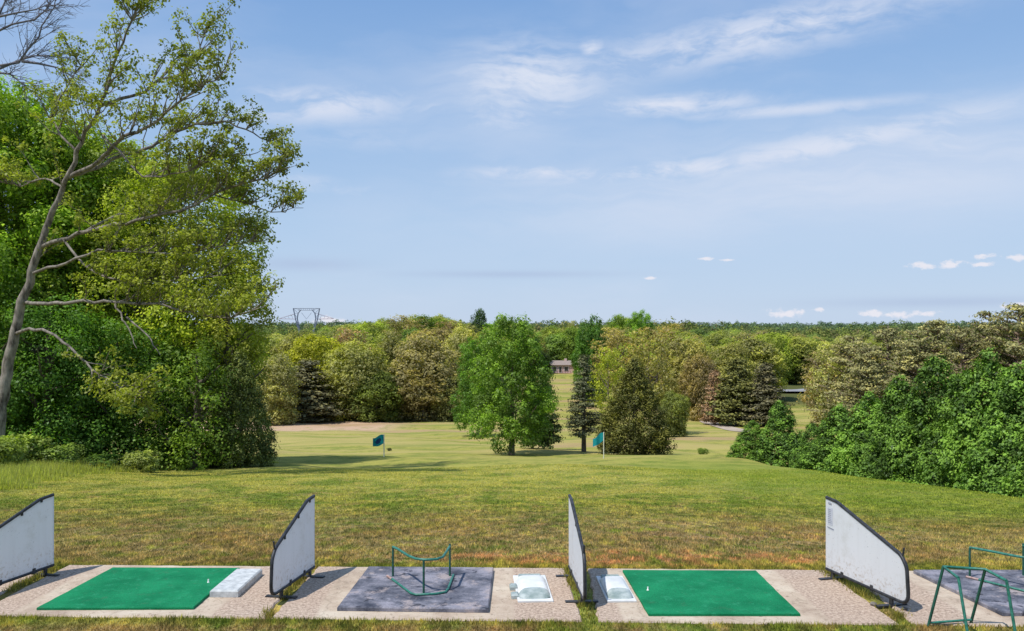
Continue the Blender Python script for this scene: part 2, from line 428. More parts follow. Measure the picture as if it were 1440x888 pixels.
def tubes_np(paths, n=6):
    """paths: list of (pts (m,3), radii (m,)); returns V,F"""
    V = []; Fq = []; off = 0
    for P, rad in paths:
        P = np.asarray(P, float); rad = np.asarray(rad, float); m = len(P)
        D = np.gradient(P, axis=0); D /= (np.linalg.norm(D, axis=1, keepdims=True) + 1e-9)
        ref = np.array([.31, .87, .12]) if abs(D[0] @ np.array([.31, .87, .12])) < .85 else np.array([.9, -.2, .3])
        A = np.cross(D, ref); A /= (np.linalg.norm(A, axis=1, keepdims=True) + 1e-9)
        B = np.cross(D, A)
        th = np.arange(n) * 2 * np.pi / n
        ring = P[:, None, :] + rad[:, None, None] * (A[:, None, :] * np.cos(th)[None, :, None] + B[:, None, :] * np.sin(th)[None, :, None])
        V.append(ring.reshape(-1, 3))
        i = np.arange(m - 1)[:, None]; k = np.arange(n)[None, :]
        q = np.stack([i * n + k, i * n + (k + 1) % n, (i + 1) * n + (k + 1) % n, (i + 1) * n + k], -1).reshape(-1, 4) + off
        Fq.append(q); off += m * n
    return np.concatenate(V), np.concatenate(Fq)

def unit(n):
    v = rng.normal(size=(n, 3)); return v / np.linalg.norm(v, axis=1, keepdims=True)

def leaves(C, N, S, aspect=.62, shade=None, fold=True):
    """a rhombic leaf at each centre C with normal N and size S"""
    n = len(C)
    N = N / (np.linalg.norm(N, axis=1, keepdims=True) + 1e-9)
    T = np.cross(N, unit(n)); T /= (np.linalg.norm(T, axis=1, keepdims=True) + 1e-9)
    B = np.cross(N, T)
    S = np.broadcast_to(np.asarray(S, float), (n,))[:, None]
    asp = aspect * rng.uniform(.8, 1.2, (n, 1))
    a = C + T * S * .5; c = C - T * S * .5
    j = rng.uniform(-.12, .12, (n, 1))
    b_ = C + B * S * .5 * asp + T * S * j + N * S * .12; d = C - B * S * .5 * asp + T * S * j + N * S * .12
    V = np.stack([a, b_, c, d], 1).reshape(-1, 3)
    Fq = np.arange(4 * n, dtype=np.int32).reshape(-1, 4)
    sh = np.clip(shade if shade is not None else rng.uniform(0, 1, n), 0, 1)
    return V, Fq, sh

# ------------------------------------------------------------------ crowns
def blob_crown(blobs, per_area, clump_r, leaves_per, leaf, shade_amp=.25, droop=0., flat=.8, core=.12):
    """clumps spread over the surface of ellipsoids; each clump carries leaves"""
    Cs, Ns, Sh = [], [], []
    bl = [(np.array(c, float), np.array(r, float)) for c, r in blobs]
    for bi, (c, r) in enumerate(bl):
        area = 4 * math.pi * ((r[0] * r[1] + r[1] * r[2] + r[0] * r[2]) / 3)
        k = max(4, int(area * per_area))
        u = unit(k); rad = rng.uniform(.78, 1.06, (k, 1)); nc = int(k * core); rad[:nc] = rng.uniform(.3, .75, (nc, 1))
        p = c + u * r * rad
        keep = np.ones(k, bool)
        for bj, (c2, r2) in enumerate(bl):
            if bj != bi: keep &= (np.sum(((p - c2) / r2) ** 2, 1) > .55) | (rng.uniform(size=k) < .10)
        p, u2 = p[keep], u[keep]
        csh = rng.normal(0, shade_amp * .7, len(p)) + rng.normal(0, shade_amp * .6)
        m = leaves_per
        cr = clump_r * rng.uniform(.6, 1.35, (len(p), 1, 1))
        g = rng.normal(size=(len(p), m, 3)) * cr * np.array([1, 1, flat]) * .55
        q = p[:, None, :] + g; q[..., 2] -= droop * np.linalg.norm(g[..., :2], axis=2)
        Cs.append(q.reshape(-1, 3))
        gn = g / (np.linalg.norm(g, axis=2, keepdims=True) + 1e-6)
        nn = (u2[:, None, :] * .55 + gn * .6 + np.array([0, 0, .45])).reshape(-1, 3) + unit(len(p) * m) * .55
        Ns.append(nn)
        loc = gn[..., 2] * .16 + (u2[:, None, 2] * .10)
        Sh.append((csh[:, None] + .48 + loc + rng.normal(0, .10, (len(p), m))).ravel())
    C = np.concatenate(Cs); N = np.concatenate(Ns); S = leaf * rng.uniform(.7, 1.3, len(C))
    return leaves(C, N, S, shade=np.concatenate(Sh))

def round_blobs(H, W, base, n, lump=.42, seed_off=0., top=.0):
    """ellipsoids filling an egg shaped envelope"""
    cz = (H + base) / 2; rz = (H - base) / 2; rw = W / 2
    out = [((0, 0, cz), (rw * .62, rw * .62, rz * .70))]
    for i in range(n):
        t = (i + .5) / n; ph = i * 2.39996 + seed_off; uz = 1 - 2 * t
        uz = uz * .97
        ur = math.sqrt(max(0, 1 - uz * uz))
        wob = random.uniform(.82, 1.12)
        r = lump * rw * random.uniform(.72, 1.25)
        wz = 1.0 if uz < 0 else (1 - .18 * uz)
        out.append(((math.cos(ph) * ur * (rw - r * .8) * wob * wz, math.sin(ph) * ur * (rw - r * .8) * wob * wz, cz + uz * (rz - r * .75) * wob),
                    (r, r, r * random.uniform(.7, .95))))
    return out

def limb_paths(H, base, W, n, r0, lean=.0, wig=.25, trunk_top=.85):
    """trunk and main limbs going up into the crown"""
    k = 9; t = np.linspace(0, 1, k)
    tr = np.stack([lean * t * H + np.cumsum(rng.normal(0, wig * .25, k)) * (t > 0), np.cumsum(rng.normal(0, wig * .25, k)) * (t > 0), t * H * trunk_top], 1)
    rad = r0 * (1 - t * .85); rad[0] *= 1.35
    tr[0, 2] -= .4
    paths = [(tr, rad)]
    for i in range(n):
        s = random.uniform(max(.12, base / H * .8), .75); j = s * (k - 1); a = int(j); fr = j - a
        p0 = tr[a] * (1 - fr) + tr[min(a + 1, k - 1)] * fr
        ph = i * 2.4 + random.uniform(-.4, .4); L = W * .5 * random.uniform(.6, .92) * (1.1 - .5 * s)
        up = random.uniform(.35, .9)
        u = np.linspace(0, 1, 6)[:, None]
        dirv = np.array([math.cos(ph), math.sin(ph), up])
        pts = p0 + dirv * u * L + np.array([0, 0, .18 * L]) * u ** 2 + np.cumsum(rng.normal(0, .035 * L, (6, 3)), 0) * (u > 0)
        paths.append((pts, r0 * .42 * (1 - u[:, 0] * .8)))
    return paths

def conifer_crown(H, W, base, whorls, per, leaf, tuft, lv, taper=1., up=.12, gap=.0, spread=.35, shade_amp=.2, flat=.45, fill=0.):
    """branches in whorls round a cone, tufts of needles along each branch. returns leaf arrays and branch paths"""
    Cs, Ns, Sh, paths = [], [], [], []
    for w in range(whorls):
        t = (w + .5) / whorls
        z = base + (H - base) * t
        rmax = W / 2 * (1 - t) ** taper * (1. if t > .12 else .8 + t * 1.6)
        rmax = max(rmax, .05 * W * (1 - t) + .04 * W)
        for b_ in range(per):
            if random.random() < gap: continue
            ph = random.uniform(0, 2 * math.pi); L = rmax * random.uniform(.68, 1.12)
            zz = z + random.uniform(-.5, .5) * (H - base) / whorls
            slope = up + random.uniform(-.12, .12) + .5 * t
            d = np.array([math.cos(ph), math.sin(ph), slope])
            tip = np.array([0, 0, zz]) + d * L
            paths.append((np.array([[0, 0, zz], [d[0] * L * .5, d[1] * L * .5, zz + slope * L * .42], tip]), np.array([.022 * W * (1 - t * .7), .014 * W * (1 - t * .7), .004 * W])))
            nt_ = max(2, int(L / tuft * 1.5))
            for q in range(nt_):
                s = spread + (1 - spread) * (q + random.random()) / nt_
                side = (random.random() - .5) * 2 * tuft * 1.1 * s
                c = np.array([d[0] * L * s - d[1] * side, d[1] * L * s + d[0] * side, zz + slope * L * s + random.uniform(-.2, .2) * tuft])
                g = rng.normal(size=(lv, 3)) * tuft * .5 * np.array([1, 1, flat])
                Cs.append(c + g)
                gn = g / (np.linalg.norm(g, axis=1, keepdims=True) + 1e-6)
                Ns.append(gn * .5 + np.array([d[0] * .5, d[1] * .5, .55]) + unit(lv) * .6)
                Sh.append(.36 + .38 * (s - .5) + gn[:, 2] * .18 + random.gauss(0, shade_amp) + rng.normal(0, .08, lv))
    C = np.concatenate(Cs); N = np.concatenate(Ns)
    return leaves(C, N, leaf * rng.uniform(.7, 1.3, len(C)), .5, np.concatenate(Sh)), paths

PROTO = {}
def add_proto(key, crown_arrays, paths, H, W, leafmat, bark, sides=6):
    V, Fq, sh = crown_arrays
    cm = mesh_np('crown', V, Fq, leafmat, sh)
    tv, tf = tubes_np(paths, sides)
    tm = mesh_np('trunk', tv, tf, bark, smooth=True)
    hx = np.percentile(np.abs(V[:, 0]), 97); hz = np.percentile(V[:, 2], 99.6)
    PROTO[key] = (cm, tm, float(hz), float(hx * 2))

# far broadleaved trees
for i in range(5):
    H, W = 14., 10.5
    bl = round_blobs(H, W, .2 if i % 2 else .8, 17 + i * 2, .38 + .02 * i, i * 1.3)
    bl += [((math.cos(a) * 2.9, math.sin(a) * 2.9, 1.7 + .5 * math.sin(a * 3)), (1.7, 1.7, 1.5)) for a in (0, 1.3, 2.5, 3.8, 5.1)]
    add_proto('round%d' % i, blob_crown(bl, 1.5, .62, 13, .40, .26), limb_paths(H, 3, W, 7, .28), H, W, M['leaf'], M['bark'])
for i in range(2):     # loose, see-through spring crowns
    H, W = 15., 9.
    bl = round_blobs(H, W, 2.5, 20, .30, i * 2.3)[1:]
    add_proto('loose%d' % i, blob_crown(bl, 1.15, .55, 9, .36, .26), limb_paths(H, 3, W, 14, .26), H, W, M['leaf'], M['bark'])
# upright bushy tree with low skirts
for i in range(2):
    H, W = 12., 7.6
    bl = [((0, 0, 5.2), (2.0, 2.0, 3.8)), ((0, 0, 8.6), (1.5, 1.5, 2.4))]
    for k in range(58):
        t = (k + random.random()) / 58; ph = k * 2.39996 + i
        ww = float(np.interp(t, [0, .12, .35, .7, .9, 1], [.70, 1., .98, .82, .62, .34])) * random.uniform(.85, 1.1) * W / 2
        r_ = random.uniform(.55, 1.0) * (1.05 - .3 * t); q = max(0., ww - r_ * .85) * random.uniform(.8, 1.08)
        bl.append(((math.cos(ph) * q, math.sin(ph) * q, 1.3 + t * (H - 1.9)), (r_, r_, r_ * random.uniform(.8, 1.15))))
    add_proto('bushy%d' % i, blob_crown(bl, 4.2, .34, 15, .20, .32, .15), limb_paths(H, 2, W, 12, .24), H, W, M['leaf'], M['bark'])
# cedar reaching the ground
for i in range(2):
    H, W = 8., 6.
    bl = [((0, 0, H * .30), (W * .33, W * .33, H * .30)), ((0, 0, H * .56), (W * .20, W * .20, H * .34)), ((0, 0, H * .12), (W * .40, W * .40, .9))]
    for k in range(80):
        t = (k + random.random()) / 80; ph = k * 2.39996; rr = W / 2 * float(np.interp(t, [0, .15, .4, .7, 1], [.80, .86, .70, .42, .04]))
        r_ = .52 * (1 - t * .45) * random.uniform(.75, 1.3)
        bl.append(((math.cos(ph) * rr, math.sin(ph) * rr, .3 + t * (H - .7)), (r_, r_, r_ * 1.25)))
    add_proto('cedar%d' % i, blob_crown(bl, 6.5, .24, 17, .15, .30, 0, 1.1), [(np.array([[0, 0, -.3], [0, 0, H * .9]]), np.array([.2, .03]))], H, W, M['needle'], M['bark'])
# slim spruce
cr, pa = conifer_crown(9., 3.6, 1.6, 22, 7, .17, .34, 15, .85, -.1, .1)
add_proto('spruce0', cr, pa + [(np.array([[0, 0, -.3], [0, 0, 4.5], [0, 0, 8.9]]), np.array([.2, .12, .02]))], 9, 3.6, M['needle'], M['bark'])
# far dark conifers
for i in range(2):
    cr, pa = conifer_crown(11., 7., .6, 20, 9, .34, .62, 13, .8, -.02, .1)
    add_proto('fir%d' % i, cr, pa + [(np.array([[0, 0, -.3], [0, 0, 5], [0, 0, 10.8]]), np.array([.25, .14, .02]))], 11, 7, M['needle'], M['bark'])
# open crowned pines
for i in range(3):
    cr, pa = conifer_crown(14., 9., 2.0 + i, 19, 6, .30, .60, 15, .50, .10, .12, .32, .22, .32)
    tx = np.cumsum(rng.normal(0, .12, 6)); tx[0] = 0
    add_proto('pine%d' % i, cr, pa + [(np.array([[tx[k] * 0, 0, -.3 + k * 2.85] for k in range(6)]), np.linspace(.24, .04, 6))], 14, 9, M['needle'], M['bark_pine'])
# hedge evergreens, feathery and dense to the ground
for i in range(4):
    H, W = 5., 4.
    bl = []
    for k in range(64):
        t = random.random() ** 1.2; ph = k * 2.4 + i; rr = W / 2 * (1 - t) ** .84 * .9
        r = .42 * (1 - t * .6) * random.uniform(.7, 1.3)
        bl.append(((math.cos(ph) * rr, math.sin(ph) * rr, .22 + t * (H - .35)), (r, r, r * 1.1)))
    bl.append(((0, 0, H * .33), (W * .36, W * .36, H * .33))); bl.append(((0, 0, H * .6), (W * .17, W * .17, H * .37)))
    add_proto('hedge%d' % i, blob_crown(bl, 16., .15, 24, .105, .42, .45, .8), [(np.array([[0, 0, -.3], [0, 0, H * .5]]), np.array([.12, .02]))], H, W, M['needle'], M['bark'])
# shrub
bl = [((random.uniform(-.5, .5), random.uniform(-.5, .5), random.uniform(.25, .75)), (.32, .32, .3)) for _ in range(11)]
add_proto('shrub0', blob_crown(bl, 26, .13, 12, .09, .25), [(np.array([[0, 0, -.1], [.1 * math.cos(a), .1 * math.sin(a), .4], [.4 * math.cos(a), .4 * math.sin(a), .8]]), np.array([.02, .015, .005])) for a in (0, 1.3, 2.6, 4, 5.2)], 1, 1.4, M['leaf'], M['bark'])

def tree(name, key, x, y, H, W, colour, label, cat='tree', group=None, rz=None, dz=0.):
    cm, tm, h0, w0 = PROTO[key]
    root = empty(name, (x, y, gz(x, y) + dz), random.uniform(0, 6.28) if rz is None else rz, (W / w0, W / w0, H / h0))
    tag(root, label, cat, group)
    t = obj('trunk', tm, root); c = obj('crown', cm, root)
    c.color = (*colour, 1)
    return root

def ptree(name, key, px, top, wpx, y, colour, label, cat='tree', group=None, dz=0.):
    """tree whose crown fills a column of wpx pixels up to row top at depth y"""
    X = (px - CX) / F * y; zt = EYE - (top - HZ) / F * y
    return tree(name, key, X, y, zt - gz(X, y) - dz, wpx / F * y, colour, label, cat, group, dz=dz)

# foliage tints
G_BRIGHT = (.12, .20, .035); G_MID = (.08, .145, .028); G_DARK = (.045, .085, .022); LIME = (.26, .29, .035); OLIVE = (.17, .165, .068)
PALE = (.235, .225, .11); TAN = (.225, .175, .085); BROWN = (.17, .125, .075); CEDAR = (.10, .095, .035); GREYG = (.15, .155, .09); PINEC = (.185, .18, .098)
HEDGE = (.074, .138, .030); PINK = (.25, .17, .12)

# ---------------------------------------------------------------- left wood
LW = 'trees at the left edge of the range'
def near_crown_tree(name, px, top, wpx, y, col, label, base=1.5, nb=34, leaf=.17, per=3.0, lump=.27, trunk_r=.3, lpc=18, cl=.42, skew=0.):
    X = (px - CX) / F * y; W = wpx / F * y; z0 = gz(X, y); H = EYE - (top - HZ) / F * y - z0
    root = tag(empty(name, (X, y, z0)), label, 'tree', LW)
    bl = round_blobs(H, W, base, nb, lump, random.uniform(0, 6))
    if base < .5:
        for k in range(9):
            a = k * .7 + .2; q = W * .36
            bl.append(((math.cos(a) * q, math.sin(a) * q, .7 + random.uniform(0, 1.0)), (W * .16, W * .16, 1.1)))
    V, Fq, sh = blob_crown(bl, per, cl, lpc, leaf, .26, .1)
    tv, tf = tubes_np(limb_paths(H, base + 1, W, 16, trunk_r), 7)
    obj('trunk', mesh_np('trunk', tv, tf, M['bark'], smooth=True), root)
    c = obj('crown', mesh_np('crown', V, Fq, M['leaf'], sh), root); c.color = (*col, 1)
    return root

near_crown_tree('broadleaf_tree', -5, 78, 330, 50, (.175, .26, .036), 'tall bright green tree at the far left edge, behind the leaning trunk', 1.0, 54, .21, 3.6)
near_crown_tree('broadleaf_tree', 120, 132, 290, 53, (.16, .21, .036), 'tall mid green tree behind the upper limbs of the leaning tree', 1.0, 46, .20, 3.4)
near_crown_tree('broadleaf_tree', 252, 188, 262, 51, (.21, .25, .038), 'large yellowish green tree, right shoulder of the left wood', 2.5, 40, .19, 2.7)
near_crown_tree('broadleaf_tree', 320, 330, 135, 49, (.19, .205, .04), 'lower olive green tree at the right end of the left wood, above the dark cedar', 2.5, 22, .17, 3.4)
near_crown_tree('broadleaf_tree', 75, 400, 190, 44, (.075, .15, .03), 'low dark green tree right beside the pale leaning trunk', .2, 26, .16, 3.4)
near_crown_tree('broadleaf_tree', 178, 440, 190, 46, (.085, .155, .03), 'low dark green tree in the middle of the left wood, down to the grass', .2, 26, .16, 3.4)
near_crown_tree('broadleaf_tree', 270, 470, 150, 45.5, (.115, .175, .034), 'low bushy mid green tree right of the middle of the left wood', .1, 22, .16, 3.4)
ptree('cedar_tree', 'cedar0', 338, 500, 85, 46, (.075, .095, .035), 'dark green cedar at the right-hand foot of the left wood', group=LW)
near_crown_tree('broadleaf_tree', -60, 330, 240, 43, (.11, .18, .033), 'mid green tree cut by the left picture edge, below the tall bright tree', .3, 26, .17, 3.)
for px, top, w, y, col, lab in [(30, 612, 75, 38.5, (.17, .22, .06), 'pale green shrub at the foot of the leaning trunk'),
                                (78, 625, 70, 39.5, (.12, .17, .05), 'mid green shrub right of the shrub at the leaning trunk'),
                                (205, 634, 50, 41, (.19, .22, .08), 'small pale shrub at the grass edge in front of the left wood'),
                                (150, 640, 60, 41, (.07, .12, .035), 'dark low shrub at the grass edge in front of the left wood'),
                                (-15, 618, 70, 36, (.13, .17, .05), 'shrub cut off by the left edge of the picture beside the trunk')]:
    ptree('shrub', 'shrub0', px, top, w, y, col, lab, 'shrub', 'shrubs along the foot of the left wood')

# ---------------------------------------------------------------- the leaning tree
def leaning_tree():
    D = 39.
    base = at(-12, D); z0 = base.z
    root = tag(empty('leaning_tree', base), 'tall leaning tree with pale bark and thin leafy limbs reaching right into the sky', 'tree')
    def pt(px, py, dy=0.): 
        y = D + dy
        return np.array(at(px, y, py=py)) - np.array(base)
    limbs = [   # (points px,py,dy), r0, r1, leafiness start, shade bias
        ([(-12, 690, 0), (-3, 620, 0), (4, 560, 0), (14, 500, 0), (27, 440, 0), (43, 392, 0), (57, 345, 0), (70, 310, 0), (86, 272, -.2), (104, 232, -.4), (117, 194, -.6), (135, 160, -.8), (153, 113, -1), (167, 72, -1.2), (185, 36, -1.4), (194, 5, -1.5), (206, -30, -1.6)], .46, .035, .68),
        ([(98, 250, -.3), (125, 236, -.8), (149, 216, -1.2), (171, 194, -1.6), (212, 176, -2.2), (245, 150, -2.6), (270, 131, -3), (300, 112, -3.2), (322, 100, -3.4)], .15, .02, .35),
        ([(100, 246, -.3), (130, 238, .4), (158, 223, .9), (198, 212, 1.4), (225, 198, 1.8), (266, 178, 2.2), (315, 171, 2.6), (350, 185, 3.), (385, 205, 3.2)], .15, .02, .4),
        ([(140, 150, -.8), (170, 140, -.6), (198, 132, -.4), (225, 113, -.2), (252, 106, 0), (275, 81, .2), (288, 45, .4), (292, 30, .5)], .11, .018, .3),
        ([(60, 347, 0), (100, 333, -.8), (135, 322, -1.4), (189, 311, -2.2), (252, 297, -2.8), (315, 266, -3.2), (369, 252, -3.5), (408, 236, -3.6)], .15, .02, .45),
        ([(120, 326, -1), (158, 306, -.5), (225, 286, .2), (290, 272, .8), (345, 285, 1.2), (385, 300, 1.4), (425, 291, 1.5)], .09, .014, .4),
        ([(110, 215, -.5), (85, 190, -.2), (70, 165, .2), (95, 120, .5), (118, 80, .6)], .08, .014, .3),
        ([(45, 385, 0), (88, 372, -1), (135, 352, -1.6), (200, 355, -2.2), (261, 356, -2.6), (320, 345, -3), (370, 340, -3.2)], .10, .015, .4),
        ([(33, 425, 0), (80, 427, -1), (119, 424, -1.6), (173, 425, -2.3), (230, 430, -2.9), (281, 443, -3.4), (324, 447, -3.7), (372, 430, -4)], .13, .018, .5),
        ([(20, 470, 0), (45, 462, -.8), (72, 468, -1.3), (108, 499, -1.8), (144, 531, -2.3), (178, 548, -2.7), (203, 560, -3)], .11, .02, .62),
        ([(162, 428, -2.2), (175, 452, -2.6), (191, 492, -3)], .05, .02, 2.),
        ([(178, 446, -2.5), (205, 470, -2.8), (226, 497, -3.1)], .05, .02, 2.),
        ([(145, 190, -1), (170, 215, -1.6), (200, 250, -2.4), (250, 245, -3), (300, 225, -3.4), (340, 215, -3.6)], .07, .014, .4),
        ([(90, 265, 0), (60, 250, 1), (30, 262, 1.6), (0, 255, 2)], .08, .015, .4),
        ([(90, 338, -.6), (130, 385, -1.6), (190, 400, -2.2), (250, 395, -2.6), (330, 385, -3)], .08, .014, .35),
    ]
    paths = []; tips = []
    def resample(P, n):
        P = np.array(P); s = np.r_[0, np.cumsum(np.linalg.norm(np.diff(P, axis=0), axis=1))]
        t = np.linspace(0, s[-1], n)
        return np.stack([np.interp(t, s, P[:, k]) for k in range(3)], 1), s[-1]
    for li, (pp, r0, r1, start) in enumerate(limbs):
        P, L = resample([pt(*q) for q in pp], max(10, len(pp) * 3))
        n = len(P); t = np.linspace(0, 1, n)
        w = rng.normal(0, .035, (n, 3)); w[0] = 0; P = P + w
        rad = r0 * .58 * (1 - t) ** .8 + r1 * .8
        if li == 0: rad = np.interp(t, [0, .06, .35, .6, 1], [.42, .30, .20, .11, .02])
        paths.append((P, rad))
        if start > 1: continue
        k = int(L * (3.7 if li else 1.8))
        for _ in range(k):
            s = random.uniform(start, 1.) if random.random() < .93 else random.uniform(max(0.05, start - .25), start)
            i = min(int(s * (n - 1)), n - 2); p0 = P[i]; d = P[i + 1] - P[i]; d /= np.linalg.norm(d)
            side = unit(1)[0]; side -= d * (side @ d); side /= np.linalg.norm(side)
            side[2] = abs(side[2]) * .8 + .12 if li != 9 else side[2]
            ll = random.uniform(.7, 1.9) * (1.15 - .45 * s)
            u = np.linspace(0, 1, 5)[:, None]
            q = p0 + (d * .55 + side * .8) * u * ll + np.cumsum(rng.normal(0, .04, (5, 3)), 0) * (u > 0) + np.array([0, 0, .12]) * u ** 2 * ll
            paths.append((q, np.linspace(.030, .009, 5)))
            for jj in range(random.randint(2, 4)):
                m = random.randint(1, 4); dd = unit(1)[0]; dd[2] = abs(dd[2]) * .5 + .1
                l2 = random.uniform(.25, .75)
                e = q[m] + (dd * .7 + (q[4] - q[0]) / ll * .5) * l2
                paths.append((np.array([q[m], (q[m] + e) / 2 + rng.normal(0, .02, 3), e]), np.array([.013, .009, .005])))
                tips.append((e, li, s))
            tips.append((q[4], li, s))
    Cs, Ns, Sh = [], [], []
    for e, li, s in tips:
        m = random.randint(12, 24); g = rng.normal(size=(m, 3)) * np.array([.135, .135, .10])
        Cs.append(e + g); Ns.append(g * 2.5 + np.array([0, 0, .5]) + unit(m) * .6)
        dark = -.16 if (e[2] + z0 > EYE + 4.0 and e[0] + base.x > -14.) else .10  # silhouette against the sky painted in: upper right leaves tinted darker
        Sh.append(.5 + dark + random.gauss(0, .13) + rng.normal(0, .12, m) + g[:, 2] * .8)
    C = np.concatenate(Cs); N = np.concatenate(Ns)
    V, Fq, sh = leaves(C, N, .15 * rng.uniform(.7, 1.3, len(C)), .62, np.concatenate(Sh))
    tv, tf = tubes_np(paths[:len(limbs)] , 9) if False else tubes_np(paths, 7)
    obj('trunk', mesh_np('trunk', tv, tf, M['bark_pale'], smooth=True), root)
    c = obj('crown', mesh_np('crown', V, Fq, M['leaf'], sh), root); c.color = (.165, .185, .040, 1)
leaning_tree()

def bare_tree():
    D = 44.
    base = at(-150, D)
    root = tag(empty('bare_tree', base), 'leafless grey tree at the top left corner, only its thin twigs reaching into the picture', 'tree')
    def pt(px, py, dy=0.): return np.array(at(px, D + dy, py=py)) - np.array(base)
    paths = [(np.array([pt(-150, 690), pt(-140, 500), pt(-128, 350), pt(-112, 220), pt(-95, 120), pt(-70, 40), pt(-40, -30), pt(-10, -90)]), np.array([.5, .36, .32, .27, .2, .15, .09, .05]))]
    mains = [[(-110, 215), (-60, 140), (-10, 95), (25, 88), (40, 70), (55, 52), (60, 35), (75, 12), (82, -10)],
             [(-95, 125), (-45, 70), (0, 42), (20, 35), (50, 27), (66, 12), (78, -8)],
             [(-112, 220), (-50, 150), (0, 98), (30, 82), (45, 78), (70, 80), (92, 76)],
             [(-80, 60), (-30, 40), (0, 22), (20, 16), (48, 16), (70, 5)],
             [(-20, 40), (-4, 20), (4, 5), (12, -15)],
             [(30, 84), (55, 92), (80, 98), (100, 108)],
             [(-30, 110), (0, 102), (18, 106), (36, 122)]]
    def sub(P, r, lev):
        n = len(P)
        L = np.linalg.norm(P[-1] - P[0])
        for _ in range([0, 6, 14][lev]):
            s = random.uniform(.35, 1.); i = min(int(s * (n - 1)), n - 2); p0 = P[i] + (P[i + 1] - P[i]) * random.random()
            d = P[i + 1] - P[i]; d /= np.linalg.norm(d) + 1e-6
            sd = unit(1)[0]; sd[1] *= .6
            dd = d * .9 + sd * .75; ll = random.uniform(.5, 1.5) * (1. if lev == 2 else .55)
            u = np.linspace(0, 1, 5)[:, None]
            q = p0 + dd * u * ll + np.cumsum(rng.normal(0, .035, (5, 3)), 0) * (u > 0)
            paths.append((q, np.linspace(r * .5, r * .18, 5)))
            if lev > 1: sub(q, r * .5, lev - 1)
    for j, m in enumerate(mains):
        P = np.array([pt(a, b_, (j % 3 - 1) * 1.) for a, b_ in m]); P += rng.normal(0, .05, P.shape)
        paths.append((P, np.linspace(.085, .02, len(P)))); sub(P, .045, 2)
    tv, tf = tubes_np(paths, 5)
    obj('trunk', mesh_np('trunk', tv, tf, M['bark_grey'], smooth=True), root)
bare_tree()

# ---------------------------------------------------------------- single trees on the fairway
ptree('broadleaf_tree', 'bushy0', 719, 447, 112, 75, (.115, .185, .040), 'large bright green tree standing alone in the middle of the fairway', dz=.0)
ptree('broadleaf_tree', 'bushy1', 672, 476, 62, 112, (.085, .16, .03), 'darker green tree just left behind the large green fairway tree', dz=0)
ptree('spruce_tree', 'fir0', 764, 522, 46, 84, (.05, .075, .03), 'dark conifer with bare lower trunk just right of the large green tree')
ptree('spruce_tree', 'fir1', 749, 530, 40, 83, (.055, .085, .03), 'small dark conifer half hidden behind the large green tree')
ptree('spruce_tree', 'spruce0', 821, 500, 46, 80, (.09, .10, .065), 'slim grey green spruce below the house, left of the wide cedar')
ptree('cedar_tree', 'cedar1', 892, 508, 92, 76, (.080, .084, .028), 'wide brown green cedar with foliage down to the fairway')
ptree('broadleaf_tree', 'loose0', 856, 490, 54, 98, (.23, .25, .045), 'thin yellow green tree between the slim spruce and the wide cedar')
ptree('broadleaf_tree', 'loose1', 914, 466, 70, 118, (.19, .175, .075), 'thin brownish tree rising behind the wide cedar')
ptree('broadleaf_tree', 'round1', 948, 552, 40, 112, (.13, .15, .05), 'small yellow green tree at the right side of the wide cedar')
ptree('shrub', 'shrub0', 988, 630, 15, 80, (.12, .17, .04), 'tiny green bush on the fairway right of the wide cedar', 'shrub')
ptree('shrub', 'shrub0', 547, 630, 7, 84, (.06, .07, .03), 'tiny dark tuft on the grass just right of the left flag', 'shrub')

# ---------------------------------------------------------------- far tree line, left of centre
GL = 'trees of the far tree line left of the fairway'
L_ = [('broadleaf_tree', 'round0', 388, 500, 60, 140, PALE, 'pale green tree at the left end of the far tree line'),
      ('broadleaf_tree', 'round1', 415, 470, 66, 168, OLIVE, 'olive tree behind the left end of the far tree line'),
      ('broadleaf_tree', 'round2', 442, 474, 82, 158, (.27, .27, .03), 'bright lime yellow tree in the far tree line'),
      ('cedar_tree', 'fir0', 434, 508, 88, 147, (.125, .12, .075), 'grey brown conifer in front of the lime yellow tree'),
      ('broadleaf_tree', 'loose0', 488, 462, 70, 165, PINK, 'pinkish brown tree right behind the lime yellow tree'),
      ('broadleaf_tree', 'round3', 503, 482, 92, 150, (.215, .215, .08), 'pale olive tree between the grey conifer and the dark gap'),
      ('broadleaf_tree', 'round4', 530, 525, 66, 147, (.12, .15, .04), 'dark green low tree at the middle of the far tree line'),
      ('broadleaf_tree', 'round0', 556, 470, 62, 168, OLIVE, 'dull olive tree behind the middle of the far tree line'),
      ('broadleaf_tree', 'round1', 597, 474, 98, 152, (.23, .20, .11), 'broad pale tan tree left of the fairway trees, tallest of its row'),
      ('broadleaf_tree', 'loose1', 596, 520, 80, 148, (.20, .165, .085), 'brownish low tree below the broad pale tan tree'),
      ('broadleaf_tree', 'round2', 636, 530, 50, 148, (.15, .15, .07), 'brown olive tree at the right end of the far tree line'),
      ('broadleaf_tree', 'round3', 652, 462, 58, 170, (.27, .255, .115), 'pale cream green tree left behind the large green fairway tree'),
      ('broadleaf_tree', 'round4', 600, 446, 62, 230, (.11, .16, .03), 'mid green tree top rising at the skyline left of centre'),
      ('broadleaf_tree', 'loose0', 632, 452, 54, 225, BROWN, 'brown tree top at the skyline just left of the dark slender tree'),
      ('broadleaf_tree', 'bushy0', 674, 436, 30, 235, (.05, .09, .04), 'slender dark tree sticking out above the skyline'),
      ('broadleaf_tree', 'round1', 565, 454, 58, 240, (.16, .18, .045), 'yellowish olive tree top at the skyline above the tree line')]
